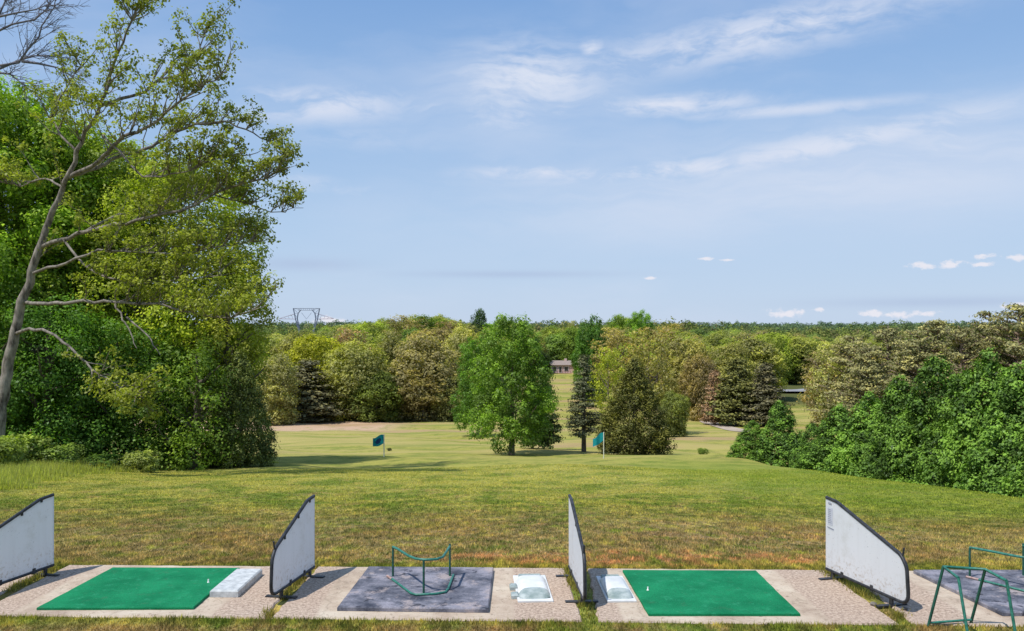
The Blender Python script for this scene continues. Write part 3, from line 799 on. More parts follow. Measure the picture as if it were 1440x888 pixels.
L_ += [('broadleaf_tree', 'round0', 522, 455, 50, 245, (.13, .15, .04), 'dull green treetop at the skyline between the pylon and the yellowish olive top'),
       ('broadleaf_tree', 'loose1', 545, 453, 44, 262, (.20, .17, .08), 'thin brownish treetop at the skyline left of the yellowish olive top'),
       ('broadleaf_tree', 'round3', 622, 446, 42, 262, (.10, .13, .05), 'dark round treetop at the skyline left of the brown treetop'),
       ('broadleaf_tree', 'bushy1', 704, 449, 30, 262, (.10, .17, .04), 'narrow green treetop just right of the slender dark tree'),
       ('broadleaf_tree', 'loose0', 802, 452, 34, 285, (.20, .19, .08), 'thin olive treetop above the house at the skyline'),
       ('broadleaf_tree', 'round2', 884, 448, 38, 268, (.17, .22, .05), 'yellow green treetop between the two bright skyline trees'),
       ('broadleaf_tree', 'loose1', 946, 455, 50, 250, (.22, .18, .09), 'tan treetop at the skyline right of the bright green skyline tree')]
for n_, k_, px, top, w, y, c_, lb in L_: ptree(n_, k_, px, top, w, y, c_, lb, group=GL)

# ---------------------------------------------------------------- trees round the house and right of centre
GR = 'trees of the woods right of the house'
R_ = [('broadleaf_tree', 'round0', 832, 447, 44, 180, (.07, .14, .03), 'dark green round-topped tree right beside the house'),
      ('broadleaf_tree', 'bushy1', 900, 439, 44, 235, (.12, .21, .035), 'bright green tree standing highest at the skyline right of centre'),
      ('broadleaf_tree', 'bushy0', 868, 444, 40, 240, (.15, .22, .04), 'bright yellow green tree top left of the highest skyline tree'),
      ('broadleaf_tree', 'loose1', 868, 462, 72, 168, (.22, .18, .09), 'tan brown thin tree right behind the slim spruce'),
      ('broadleaf_tree', 'loose0', 925, 460, 76, 165, TAN, 'wide tan brown tree behind the brownish fairway tree'),
      ('broadleaf_tree', 'round2', 968, 478, 62, 158, (.22, .20, .09), 'tan olive tree above the start of the gravel path'),
      ('broadleaf_tree', 'round3', 985, 500, 50, 150, (.19, .15, .09), 'brown tree low beside the gravel path'),
      ('spruce_tree', 'fir1', 1005, 522, 36, 141, (.23, .15, .11), 'rusty brown conifer beside the gravel path'),
      ('spruce_tree', 'fir0', 1036, 505, 68, 139, (.115, .12, .045), 'large olive green conifer right of the rusty brown one'),
      ('spruce_tree', 'fir1', 1076, 512, 62, 137, (.10, .095, .065), 'dark grey brown conifer left of the distant road'),
      ('broadleaf_tree', 'round4', 1020, 486, 74, 172, (.225, .215, .08), 'pale olive round tree behind the conifers at the path'),
      ('broadleaf_tree', 'round0', 1062, 478, 70, 185, (.25, .25, .08), 'pale yellow olive round tree behind the grey brown conifer'),
      ('broadleaf_tree', 'round1', 1116, 472, 66, 244, (.20, .21, .075), 'olive tree above the distant road'),
      ('broadleaf_tree', 'round2', 1085, 470, 60, 240, (.24, .28, .06), 'yellow green tree top above the distant road'),
      ('broadleaf_tree', 'loose1', 1168, 482, 52, 104, (.29, .285, .13), 'pale willow-like tree at the left end of the pines'),
      ('broadleaf_tree', 'round3', 745, 470, 44, 258, OLIVE, 'olive tree left behind the house'),
      ('broadleaf_tree', 'round4', 778, 462, 46, 276, (.18, .21, .05), 'yellow green tree straight behind the house roof'),
      ('broadleaf_tree', 'round2', 816, 490, 22, 246, (.10, .14, .035), 'low round tree hiding the right end of the house'),
      ('broadleaf_tree', 'round1', 806, 462, 40, 266, (.13, .19, .035), 'fresh green tree behind the right half of the house'),
      ('broadleaf_tree', 'round0', 762, 494, 24, 253, (.05, .075, .03), 'dark low tree at the left end of the house')]
for n_, k_, px, top, w, y, c_, lb in R_: ptree(n_, k_, px, top, w, y, c_, lb, group=GR)

GP = 'pines behind the hedge'
P_ = [(1200, 474, 96, 100, 'grey green pine at the left end of the pine group'),
      (1222, 488, 80, 92, 'lower pine in front of the left end of the pine group'),
      (1248, 462, 92, 106, 'pine standing a little back, third from the left of the pine group'),
      (1290, 466, 100, 97, 'broad grey green pine in the middle of the pine group'),
      (1318, 452, 90, 112, 'tall pine standing back in the middle of the pine group'),
      (1352, 462, 92, 94, 'pine behind the tallest part of the hedge'),
      (1392, 440, 100, 96, 'tall spreading pine towards the right edge of the picture'),
      (1432, 430, 104, 92, 'tallest pine, cut by the right edge of the picture'),
      (1492, 425, 110, 95, 'pine beyond the right edge of the picture')]
for i, (px, top, w, y, lb) in enumerate(P_):
    ptree('pine_tree', 'pine%d' % (i % 3), px, top, w, y, tuple(np.array(PINEC) * random.uniform(.85, 1.12)), lb, 'pine', GP)

GH = 'evergreens of the hedge on the right'
H_ = [(1058, 588, 62, 58, 'small outermost evergreen at the left end of the hedge'),
      (1098, 562, 84, 57, 'round topped evergreen, second from the left end of the hedge'),
      (1142, 592, 66, 52, 'low evergreen in the dip of the hedge'),
      (1178, 578, 86, 47, 'evergreen just right of the dip of the hedge'),
      (1222, 562, 96, 43, 'evergreen in the left half of the hedge, right of the pale willow-like tree'),
      (1268, 540, 106, 39, 'evergreen in the middle of the hedge'),
      (1316, 512, 116, 35.5, 'tall pointed evergreen right of the middle of the hedge'),
      (1352, 534, 100, 33, 'evergreen between the two tallest of the hedge'),
      (1388, 506, 120, 31, 'tallest evergreen of the hedge'),
      (1436, 524, 126, 28, 'evergreen of the hedge cut by the right edge of the picture'),
      (1500, 520, 130, 25.5, 'evergreen of the hedge beyond the right edge of the picture')]
for i, (px, top, w, y, lb) in enumerate(H_):
    k = random.uniform(.88, 1.15)
    ptree('hedge_evergreen', 'hedge%d' % (i % 4), px, top - (4 if i > 2 else -6), w * (1.25 if i > 2 else 1.02), y, (HEDGE[0] * k, HEDGE[1] * k, HEDGE[2] * k), lb, 'evergreen', GH, dz=-.1)

# ---------------------------------------------------------------- woods, tree by tree to about 420 m
pal = {'olive': (.18, .195, .07), 'yellow green': (.20, .235, .06), 'tan brown': (.215, .175, .10), 'mid green': (.11, .165, .045), 'pale green': (.225, .22, .105)}
placed = []
def clear(x, y, dmin):
    for (a, b_) in placed:
        if (a - x) ** 2 + (b_ - y) ** 2 < dmin * dmin: return False
    return True
def region(n, pxr, yr, hr, where, weights, dmin=6.5):
    c = 0; tries = 0
    while c < n and tries < n * 40:
        tries += 1
        y = yr[0] + (yr[1] - yr[0]) * random.random() ** .8
        px = random.uniform(*pxr); x = (px - CX) / F * y
        if not clear(x, y, dmin * (1 + (y - 150) / 400)): continue
        if y < 264 and 740 < px < 850: continue
        if y < 200 and 700 < px < 880: continue
        if 1055 < px < 1178 and y < 240: continue
        placed.append((x, y)); c += 1
        kc = random.choices(list(pal), weights)[0]; col = np.array(pal[kc]) * random.uniform(.8, 1.15)
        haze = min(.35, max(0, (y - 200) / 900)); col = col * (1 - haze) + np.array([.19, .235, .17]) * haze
        key = random.choice(['round0', 'round1', 'round2', 'round3', 'round4', 'loose0', 'loose1'])
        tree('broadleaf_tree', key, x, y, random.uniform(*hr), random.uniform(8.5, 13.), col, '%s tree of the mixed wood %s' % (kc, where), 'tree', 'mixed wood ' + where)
region(40, (380, 765), (168, 300), (11.5, 14.5), 'left of the house', (4, 3, 3, 2, 2))
region(26, (380, 765), (300, 430), (11, 13.5), 'far back at the left skyline', (4, 2, 3, 4, 1), 8)
region(10, (768, 822), (268, 330), (11, 13.5), 'right behind the house', (3, 4, 1, 4, 1))
region(46, (825, 1150), (172, 300), (11, 14), 'between the house and the distant road', (4, 3, 4, 1, 3))
region(30, (825, 1150), (300, 430), (11, 14), 'far back above the distant road', (3, 4, 2, 3, 2), 8)
region(26, (1145, 1500), (125, 230), (10.5, 13), 'behind the pines', (3, 2, 4, 2, 2))
region(34, (1145, 1500), (230, 430), (11, 14), 'far back behind the pines', (3, 4, 2, 3, 2), 8)
region(14, (250, 385), (150, 330), (11, 13), 'showing through the left wood', (4, 2, 3, 3, 1))

def far_woods():
    Cs, Ns, Sh, Sz = [], [], [], []
    n = 5200
    y = 430 + (2900 - 430) * rng.uniform(0, 1, n) ** 1.25; a = rng.uniform(-.72, .72, n); x = a * y
    z = ground(x, y); h = rng.uniform(7, 17, n) + 3 * np.sin(x * .02) * np.sin(y * .017)
    for i in range(n):
        k = 64 if y[i] < 1000 else 34
        u = unit(k); u[:, 2] = np.abs(u[:, 2]) * 1. - .15
        s = 1.25 if y[i] < 1000 else 2.1
        r = rng.uniform(4.2, 6.5)
        Cs.append(np.array([x[i], y[i], z[i] + h[i] * .58]) + u * np.array([r, r, h[i] * .42]) * rng.uniform(.8, 1.05, (k, 1)))
        Ns.append(u + unit(k) * .5); Sh.append(rng.normal(.42, .2) + rng.normal(0, .13, k) + u[:, 2] * .15); Sz.append(s * rng.uniform(.7, 1.3, k))
    V, Fq, sh = leaves(np.concatenate(Cs), np.concatenate(Ns), np.concatenate(Sz), .8, np.concatenate(Sh))
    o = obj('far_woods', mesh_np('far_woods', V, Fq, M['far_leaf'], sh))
    tag(o, 'unbroken green woods stretching to the horizon', 'woods', kind='stuff')
far_woods()

# ---------------------------------------------------------------- ground sheets
def build_ground():
    ys = np.unique(np.concatenate([np.linspace(-400, -10, 14), np.linspace(-8, 8, 17), np.linspace(8, 30, 60), np.linspace(30, 110, 120), np.linspace(111, 330, 100), np.linspace(335, 1000, 60), np.linspace(1020, 4200, 60)]))
    xs = np.unique(np.concatenate([-np.geomspace(50, 4200, 60), np.linspace(-50, 50, 201), np.geomspace(50, 4200, 60)]))
    Xg, Yg = np.meshgrid(xs, ys); Z = ground(Xg, Yg)
    V = np.stack([Xg, Yg, Z], -1).reshape(-1, 3)
    ny, nx = Xg.shape; i = np.arange(ny - 1)[:, None]; j = np.arange(nx - 1)[None, :]
    Fq = np.stack([i * nx + j, i * nx + j + 1, (i + 1) * nx + j + 1, (i + 1) * nx + j], -1).reshape(-1, 4)
    tag(obj('ground', mesh_np('ground', V, Fq, M['turf'], smooth=True)), 'rolling grass fairway falling into a valley', None, kind='structure')
build_ground()

def ribbon(name, pts, w, mat, lift=.02, n=60, label=None):
    P = np.array(pts, float); s = np.r_[0, np.cumsum(np.linalg.norm(np.diff(P, axis=0), axis=1))]
    t = np.linspace(0, s[-1], n); C = np.stack([np.interp(t, s, P[:, k]) for k in range(2)], 1)
    for _ in range(6): C[1:-1] = (C[:-2] + C[2:] + 2 * C[1:-1]) / 4
    D = np.gradient(C, axis=0); D /= np.linalg.norm(D, axis=1, keepdims=True); Nn = np.stack([-D[:, 1], D[:, 0]], 1)
    cols = np.linspace(-.5, .5, 5); V = []
    for c in cols:
        q = C + Nn * w * c; V.append(np.c_[q, ground(q[:, 0], q[:, 1]) + lift])
    V = np.stack(V, 1).reshape(-1, 3); m = len(cols)
    i = np.arange(n - 1)[:, None]; j = np.arange(m - 1)[None, :]
    Fq = np.stack([i * m + j, i * m + j + 1, (i + 1) * m + j + 1, (i + 1) * m + j], -1).reshape(-1, 4)
    return tag(obj(name, mesh_np(name, V, Fq, mat, smooth=True)), label, None, kind='structure')
def xy(px, y): return ((px - CX) / F * y, y)
ribbon('gravel_path', [xy(1110, 117), xy(1048, 124), xy(1020, 134), xy(990, 150), xy(968, 168), xy(955, 190), xy(950, 215)], 2.6, M['gravel'], .06, label='pale gravel path curving along the fairway below the conifers')
ribbon('road', [xy(1030, 214), xy(1080, 208), xy(1120, 206), xy(1180, 208), xy(1300, 220)], 9., M['asphalt'], .5, label='grey road seen through a gap left of the pines')

# ---------------------------------------------------------------- house
def house():
    Y = 256.; X0 = (775 - CX) / F * Y; g = gz(X0 + 4, Y) 
    r = tag(empty('house', (X0, Y, g)), 'low brown roofed brick house with a wooden deck at the top of the fairway', 'house'); r.scale = (.78, .78, .78)
    w = MB(); w.box((0, 0, 0), (8.6, 8, 3.0)); w.build('wall', M['brick'], r)
    w = MB(); w.box((8.6, -1.5, -.6), (12.4, 7.5, 2.6)); w.build('wing_wall', M['siding'], r)
    def gable(x0, x1, y0, y1, z, h, ov=.5):
        m = MB(); a = (y0 + y1) / 2
        for dz in (0,):
            vs = [(x0 - ov, y0 - ov, z), (x1 + ov, y0 - ov, z), (x1 + ov, a, z + h), (x0 - ov, a, z + h), (x0 - ov, y1 + ov, z), (x1 + ov, y1 + ov, z)]
            vs += [(p[0], p[1], p[2] + .18) for p in vs]
            m.add(vs, [(0, 1, 2, 3)[::-1], (3, 2, 5, 4)[::-1], (6, 7, 8, 9), (9, 8, 11, 10), (0, 1, 7, 6), (4, 5, 11, 10), (0, 3, 9, 6), (3, 4, 10, 9), (1, 2, 8, 7), (2, 5, 11, 8)])
        return m
    rf = gable(0, 8.6, 0, 8, 3.0, 1.5).build('roof', M['roof'], r)
    c = MB(); c.box((5.2, 3.4, 4.0), (6.1, 4.2, 5.4)); c.build('chimney', M['brick'], rf)
    gable(8.6, 12.4, -1.5, 7.5, 2.6, 1.2, .3).build('wing_roof', M['roof'], r)
    for x0, x1, z0, z1 in ((.8, 2.0, .9, 2.4), (3.0, 3.9, .3, 2.4), (5.0, 6.4, .9, 2.4), (9.4, 10.4, .9, 2.0)):
        yy = 0 if x0 < 8 else -1.5
        f = MB()
        for a_, b_ in (((x0 - .12, z0 - .12), (x1 + .12, z0)), ((x0 - .12, z1), (x1 + .12, z1 + .12)), ((x0 - .12, z0), (x0, z1)), ((x1, z0), (x1 + .12, z1))):
            f.box((a_[0], yy - .08, a_[1]), (b_[0], yy - .005, b_[1]))
        fo = f.build('window', M['trim'], r)
        p = MB(); p.box((x0, yy - .05, z0), (x1, yy - .01, z1)); p.build('pane', M['glass'], fo)
    d = MB(); d.box((.2, -2.6, -.1), (8.2, -.02, .12))
    for k in range(9): d.box((.25 + k * .97, -2.6, .12), (.37 + k * .97, -2.48, 1.0))
    d.box((.2, -2.62, 1.0), (8.2, -2.46, 1.08))
    for k in range(5): d.box((.3 + k * 1.9, -2.5, -1.4), (.5 + k * 1.9, -2.3, -.1))
    d.build('deck', M['deck'], r)
house()

# ---------------------------------------------------------------- power pylon
def pylon():
    Y = 600.; s = Y / F; X = (431 - CX) * s
    g = gz(X, Y)
    r = tag(empty('power_pylon', (X, Y, g)), 'grey lattice power pylon with open window frame and side arms above the trees', 'pylon')
    def p(px, py, yo=0.): return ((px - 431) * s, yo, EYE - (py - HZ) * s - g)
    m = MB(); t = .17
    def bar(a, b_, rr=t): m.tube([a, b_], rr, 4, 0, False)
    # splayed body up to the waist
    zb = EYE - (476 - HZ) * s - g
    for sx in (-1, 1):
        for sy in (-1, 1):
            bar((sx * 5.2, sy * 4.2, 0), (sx * 4.0, sy * 1.2, zb))
    for k in range(6):
        a0 = k / 6; a1 = (k + 1) / 6
        for sy in (-1, 1):
            w0 = 5.2 - 1.2 * a0; w1 = 5.2 - 1.2 * a1; d0 = (4.2 - 3 * a0) * sy; d1 = (4.2 - 3 * a1) * sy
            bar((-w0, d0, zb * a0), (w1, d1, zb * a1), .1); bar((w0, d0, zb * a0), (-w1, d1, zb * a1), .1)
            for q in (-1, 1): bar((q * w0, -abs(d0), zb * a0), (q * w1, abs(d1), zb * a1), .1)
    # two horns forming the window
    def horn(q):
        out = [(9, 476), (10.5, 466), (13.5, 456), (15.5, 449), (17, 441), (18.5, 434)]
        inn = [(7, 476), (8.8, 466), (11.2, 457), (13, 448), (11.8, 441), (8, 436)]
        for yo in (-.8, .8):
            for L in (out, inn):
                for a, b_ in zip(L[:-1], L[1:]): bar(p(431 + q * a[0], a[1], yo), p(431 + q * b_[0], b_[1], yo), .2)
        for k in range(len(out)):
            bar(p(431 + q * out[k][0], out[k][1]), p(431 + q * inn[k][0], inn[k][1]), .11)
            if k: bar(p(431 + q * out[k][0], out[k][1]), p(431 + q * inn[k - 1][0], inn[k - 1][1]), .11)
    horn(-1); horn(1)
    for yo in (-.8, .8):
        bar(p(412.5, 434, yo), p(449.5, 434, yo), .17); bar(p(419, 436.5, yo), p(443, 436.5, yo), .14)
    for k in range(8): bar(p(420 + k * 2.9, 434), p(421.5 + k * 2.9, 436.5), .09)
    m.build('tower_frame', M['steel'], r)
    for q in (-1, 1):
        m = MB()
        for yo in (-.7, .7):
            bar(p(431 + q * 15, 449, yo), p(431 + q * 38, 448.5, 0), .16); bar(p(431 + q * 17, 442, yo), p(431 + q * 38, 448, 0), .13)
        for k in range(4):
            bar(p(431 + q * (19 + k * 5), 449), p(431 + q * (21 + k * 5), 443.6 + k * 1.2), .09)
        m.build('arm', M['steel_red'], r)
    m = MB(); bar(p(424, 440), p(431, 449), .1); bar(p(438, 440), p(431, 449), .1); m.build('insulator', M['steel'], r)
pylon()

# ---------------------------------------------------------------- flags
def flag(px, ytop, y, label, hang):
    X = (px - CX) / F * y; g = gz(X, y); zt = EYE - (ytop - HZ) / F * y; H = zt - g
    r = tag(empty('range_flag', (X, y, g)), label, 'flag', 'target flags on the range')
    m = MB(); m.tube([(0, 0, -.1), (0, 0, H)], .034, 8); m.build('pole', M['pole'], r)
    nx, nz = 12, 8; V = []; Fq = []; mi = []
    for i in range(nx + 1):
        for j in range(nz + 1):
            u = i / nx; v = j / nz
            V.append((-u * .74 - .02, .09 * math.sin(u * 7) * u + .05, H - .04 - v * .62 - hang * u ** 1.3 + .05 * math.sin(u * 6 + v * 2)))
    for i in range(nx):
        for j in range(nz):
            Fq.append((i * (nz + 1) + j, (i + 1) * (nz + 1) + j, (i + 1) * (nz + 1) + j + 1, i * (nz + 1) + j + 1))
            e = ((i - 5.5) / 3.1) ** 2 + ((j - 3.5) / 2.4) ** 2 < 1
            mi.append(1 if e and hang < .4 else 0)
    obj('flag_cloth', mesh_np('flag_cloth', V, Fq, [M['flag_teal'], M['flag_navy']], smooth=True, mi=mi), r)
flag(540, 611, 58, 'teal flag with a dark blue centre, left of the large fairway tree', .22)
flag(849, 608, 62, 'plain teal flag drooping from its pole between the spruce and the cedar', .45)

# ---------------------------------------------------------------- tee line
# corner points in plan (x, y) as measured on the ground
def slab(name, quad, z0, z1, mat, label, cat, kind=None, group=None, bev=.012, seg=14, ragged=.0):
    q = [Vector((a, b_, 0)) for a, b_ in quad]
    out = []
    for i in range(4):
        a, b_ = q[i], q[(i + 1) % 4]
        for k in range(seg):
            t = k / seg; p = a.lerp(b_, t)
            if k and ragged: p += Vector((random.uniform(-1, 1), random.uniform(-1, 1), 0)) * ragged
            out.append(p)
    c = sum(q, Vector()) / 4; n = len(out)
    vs = [(p.x, p.y, z0) for p in out] + [(p.x, p.y, z1 - bev) for p in out]
    ins = [p + (c - p).normalized() * bev for p in out]
    vs += [(p.x, p.y, z1) for p in ins]
    fs = [(i, (i + 1) % n, (i + 1) % n + n, i + n) for i in range(n)] + [(i + n, (i + 1) % n + n, (i + 1) % n + 2 * n, i + 2 * n) for i in range(n)]
    fs.append(tuple(range(2 * n, 3 * n)))
    m = MB(); m.add(vs, fs); o = m.build(name, mat)
    return tag(o, label, cat, group, kind)

SG = 'concrete tee pads in a row'
def near_y(x): return 8.52 - .030 * x
def far_y(x): return 10.36 - .024 * x
pads = [(-8.3, -5.50, 'concrete tee pad at the left edge of the picture'), (-5.36, -2.48, 'concrete tee pad under the left green mat'),
        (-2.36, .62, 'concrete tee pad under the worn grey rubber mat'), (.84, 3.66, 'concrete tee pad under the right green mat'), (3.86, 6.9, 'concrete tee pad under the dark mat at the right edge')]
for x0, x1, lb in pads:
    slab('tee_pad', [(x0, near_y(x0)), (x1 + .06, near_y(x1)), (x1, far_y(x1)), (x0 + .05, far_y(x0))], -.12, 0., M['concrete'], lb, 'concrete pad', 'structure', SG, .015, 16, .014)

MG = 'hitting mats on the tee line'
slab('green_mat', [(-4.78, 8.80), (-3.21, 8.82), (-3.19, 10.26), (-4.69, 10.28)], .002, .028, M['green_mat'], 'green artificial turf mat, the left one of the two', 'golf mat', group=MG, bev=.006, ragged=.003)
slab('green_mat', [(1.345, 8.62), (2.84, 8.62), (2.83, 10.15), (1.285, 10.17)], .002, .028, M['green_mat'], 'green artificial turf mat, the right one of the two, in front of the printed divider', 'golf mat', group=MG, bev=.006, ragged=.003)
o = slab('rubber_mat', [(-1.755, 8.78), (-.235, 8.72), (-.215, 10.22), (-1.685, 10.26)], .002, .045, M['rubber'], 'worn grey rubber mat under the curved green bag stand', 'rubber mat', group='dark rubber mats', bev=.012, ragged=.002)
o = slab('rubber_mat', [(4.83, 8.62), (6.4, 8.62), (6.3, 10.12), (4.64, 10.12)], .002, .045, M['rubber'], 'dark rubber mat at the right edge of the picture', 'rubber mat', group='dark rubber mats', bev=.012, ragged=.002)
for px, py, y, lb in ((293, 818, 0, 'white rubber tee standing on the left green mat'), (911, 829, 0, 'white rubber tee standing on the right green mat')):
    d = EYE * F / (py + 5 - HZ); X = (px - CX) / F * d
    m = MB(); m.tube([(0, 0, 0), (0, 0, .006), (0, 0, .008), (0, 0, .036)], [.013, .013, .006, .008], 10)
    t = m.build('rubber_tee', M['white'], loc=(X, d, .028)); tag(t, lb, 'golf tee', 'white tees on the green mats')

def arc_pts(pts, r, n=5):
    """round the corners of a 2D polyline (l, z); radius per point"""
    out = []
    for i, p in enumerate(pts):
        if i == 0 or i == len(pts) - 1 or r[i] == 0: out.append(p); continue
        a = Vector(pts[i - 1]); b_ = Vector(p); c = Vector(pts[i + 1])
        d1 = (a - b_).normalized(); d2 = (c - b_).normalized()
        s = b_ + d1 * r[i]; e = b_ + d2 * r[i]
        for k in range(n + 1):
            t = k / n; q = s * (1 - t) ** 2 + b_ * 2 * t * (1 - t) + e * t * t; out.append((q.x, q.y))
    return out

def divider(far, near, label, notice=False, H=.90, seed=0):
    A = Vector((*far, 0)); B = Vector((*near, 0)); L = (B - A).length
    rz = math.atan2(B.y - A.y, B.x - A.x)
    r = tag(empty('bay_divider', A, rz), label, 'divider', 'white dividers between the tee bays')
    # local x runs from the far end to the near end
    prof = [(0, .085), (0, H), (.20, H - .015), (L - .09, .555), (L - .01, .45), (L + .02, .085), (0, .085)]
    prof = arc_pts(prof, [0, 0, .05, .05, .05, .12, 0])
    m = MB(); t = .007; n = len(prof) - 1
    vs = [(a, -t, b_) for a, b_ in prof[:-1]] + [(a, t, b_) for a, b_ in prof[:-1]]
    m.add(vs, [tuple(range(n)), tuple(range(2 * n - 1, n - 1, -1))] + [(i, i + n, (i + 1) % n + n, (i + 1) % n) for i in range(n)])
    m.build('panel', M['panel'], r)
    m = MB(); pts = [(a, 0, b_) for a, b_ in prof[1:]]; m.tube(pts, .019, 8); m.build('frame_tube', M['black'], r)
    m = MB(); m.tube([(0, 0, .07), (0, 0, H + .01)], .009, 6); m.build('edge_strip', M['panel'], r)
    rr = random.Random(seed)
    top = prof[1:]
    for s in {1: (.16, .40), 2: (.14, .45, .8), 3: (.55,), 4: ()}[seed]:
        x = s * (L - .1)
        zz = float(np.interp(x, [0, .2, L - .1], [H, H - .015, .55]))
        m = MB(); m.box((x - .013, -.017, zz - .036), (x + .013, .017, zz + .008)); m.build('clip', M['black'], r)
    m = MB(); m.tube([(L - .07, 0, .55), (L - .05, 0, .635)], .010, 6); m.build('peg', M['black'], r)
    for x in (.12, L - .24):
        m = MB(); m.box((x - .02, -.012, .0), (x + .02, .012, .085)); m.box((x - .028, -.17, -.0), (x + .028, .17, .014))
        m.build('foot', M['black'], r)
    for x in (.3, L * .6):
        m = MB(); m.box((x - .02, -.016, .065), (x + .02, .016, .125)); m.build('clip', M['black'], r)
    if notice:
        sd = -1
        m = MB(); y = -.0105
        m.add([(.035, y, .60), (.13, y, .60), (.13, y, .80), (.035, y, .80)], [(0, 1, 2, 3)]); p = m.build('notice', M['paper'], r)
        p['label'] = 'faded printed notice in the upper corner'
        m = MB(); y = -.0125
        m.add([(.05, y, .835), (.11, y, .835), (.11, y, .855), (.05, y, .855)], [(0, 1, 2, 3)])
        for k in range(8):
            z = .78 - k * .021; m.add([(.045, y, z), (.045 + .07 * rr.uniform(.6, 1), y, z), (.045 + .07, y, z - .009), (.045, y, z - .009)], [(0, 1, 2, 3)])
        m.add([(.035, y, .565), (.155, y, .555), (.155, y, .567), (.035, y, .577)], [(0, 1, 2, 3)])
        m.build('print', M['ink'], p)
    return r

divider((-5.33, 10.17), (-5.64, 8.92), 'white divider cut off by the left edge of the picture', seed=1)
divider((-2.285, 10.10), (-2.47, 8.99), 'white divider between the left green mat and the worn grey rubber mat', seed=2)
divider((.665, 10.12), (.735, 8.83), 'white divider seen almost edge-on between the two white ball trays', seed=3)
divider((3.60, 10.02), (3.94, 8.72), 'white divider on the right carrying a faded printed notice', True, seed=4)

# ball trays
def tray(quad_near, quad_far, h, label, side_bumps):
    (x0, y0), (x1, _) = quad_near; (x2, y1), (x3, _) = quad_far
    w = x1 - x0; L = y1 - y0
    r = tag(empty('ball_tray', ((x0 + x1) / 2, y0, 0), math.atan2(-(x2 + x3 - x0 - x1) / 2, L)), label, 'ball tray', 'white ball trays beside the mats')
    m = MB(); m.box((-w / 2, 0, .001), (w / 2, L, .022), bev=.006); m.build('base_plate', M['tray'], r)
    # humped body: profile along y, scooped front
    n = 14; k = 8; V = []; 
    for i in range(n + 1):
        u = i / n; xx = -w * .44 + u * w * .88
        e = 1 - abs(2 * u - 1) ** 6
        scoop = .05 * math.sin(math.pi * u)
        ys_ = [.05 + .04 * (1 - e), .07, .13 - scoop * .2, .20 + scoop, L * .45, L * .76, L * .83, L * .86]
        zs_ = [.020, .03 + .01 * e, h * .72, h, h * 1.02, h * .98, h * .55, .02]
        for y_, z_ in zip(ys_, zs_): V.append((xx, y_, .018 + (z_ - .018) * (.25 + .75 * e)))
    Fq = []; mi = []
    for i in range(n):
        for j in range(k - 1):
            Fq.append((i * k + j, (i + 1) * k + j, (i + 1) * k + j + 1, i * k + j + 1)); mi.append(1 if j < 2 or (j == 2) else 0)
    obj('body', mesh_np('body', V, Fq, [M['tray'], M['tray_front']], smooth=False, mi=mi), r)
    if side_bumps:
        for yy in (.12, .42):
            m = MB(); m.box((-w / 2 - .06, yy, .001), (-w / 2 + .02, yy + .12, .05), bev=.015); m.build('side_foot', M['tray_front'], r)
    m = MB(); m.box((-w * .34, L * .88, .02), (w * .34, L * .96, .05), bev=.01); m.build('rear_lip', M['tray_front'], r)
tray(((.06, 9.05), (.43, 9.05)), ((.03, 9.98), (.36, 9.98)), .085, 'white moulded ball tray between the rubber mat and the edge-on divider', True)
tray(((.985, 9.05), (1.29, 9.05)), ((.97, 9.95), (1.24, 9.95)), .08, 'white moulded ball tray touching the right green mat', False)
def block():
    r = tag(empty('ball_tray', (-3.035, 9.22, 0), -.02), 'plain pale rectangular ball tray beside the left green mat', 'ball tray', 'white ball trays beside the mats')
    m = MB(); m.box((-.15, 0, .001), (.15, .84, .075), bev=.014); m.build('body', M['block'], r)
block()

# bag stands
def curved_stand(dx, dy, label, rot=0.):
    c = Vector((-1.02, 9.55, .045))
    r = tag(empty('bag_stand', (c.x + dx, c.y + dy, .045), rot), label, 'bag stand', 'green steel bag stands')
    def q(x, y, z): return (x - c.x, y - c.y, z - .0)
    base = [q(-1.40, 9.82, .012), q(-1.33, 9.70, .012), q(-1.06, 9.18, .012), q(-1.0, 9.13, .012), q(-.80, 9.16, .012), q(-.70, 9.22, .012), q(-.68, 9.35, .012), q(-.66, 9.86, .012)]
    m = MB(); m.tube(base[1:], .013, 8); b_ = m.build('base_rail', M['green_paint'], r)
    m = MB(); m.tube(base[:2], .0135, 8); o = m.build('base_end', M['rust'], r)
    top = [q(-1.34, 9.85, .33), q(-1.27, 9.74, .333), q(-1.12, 9.42, .345), q(-1.02, 9.27, .35), q(-.92, 9.22, .352), q(-.80, 9.25, .35), q(-.74, 9.36, .345), q(-.72, 9.60, .337), q(-.70, 9.86, .335)]
    m = MB(); m.tube(top, .014, 8); m.build('top_rail', M['green_paint'], r)
    for x, y, z in ((-1.34, 9.85, .33), (-.93, 9.22, .352), (-.70, 9.86, .36)):
        m = MB(); m.tube([q(x, y, .0), q(x, y, z)], .012, 8); m.build('post', M['dark_green_paint'], r)
curved_stand(0, 0, 'curved green steel bag stand on the worn grey mat')
curved_stand(6.50, 0, 'green steel bag stand on the dark mat, cut by the right edge of the picture', .08)
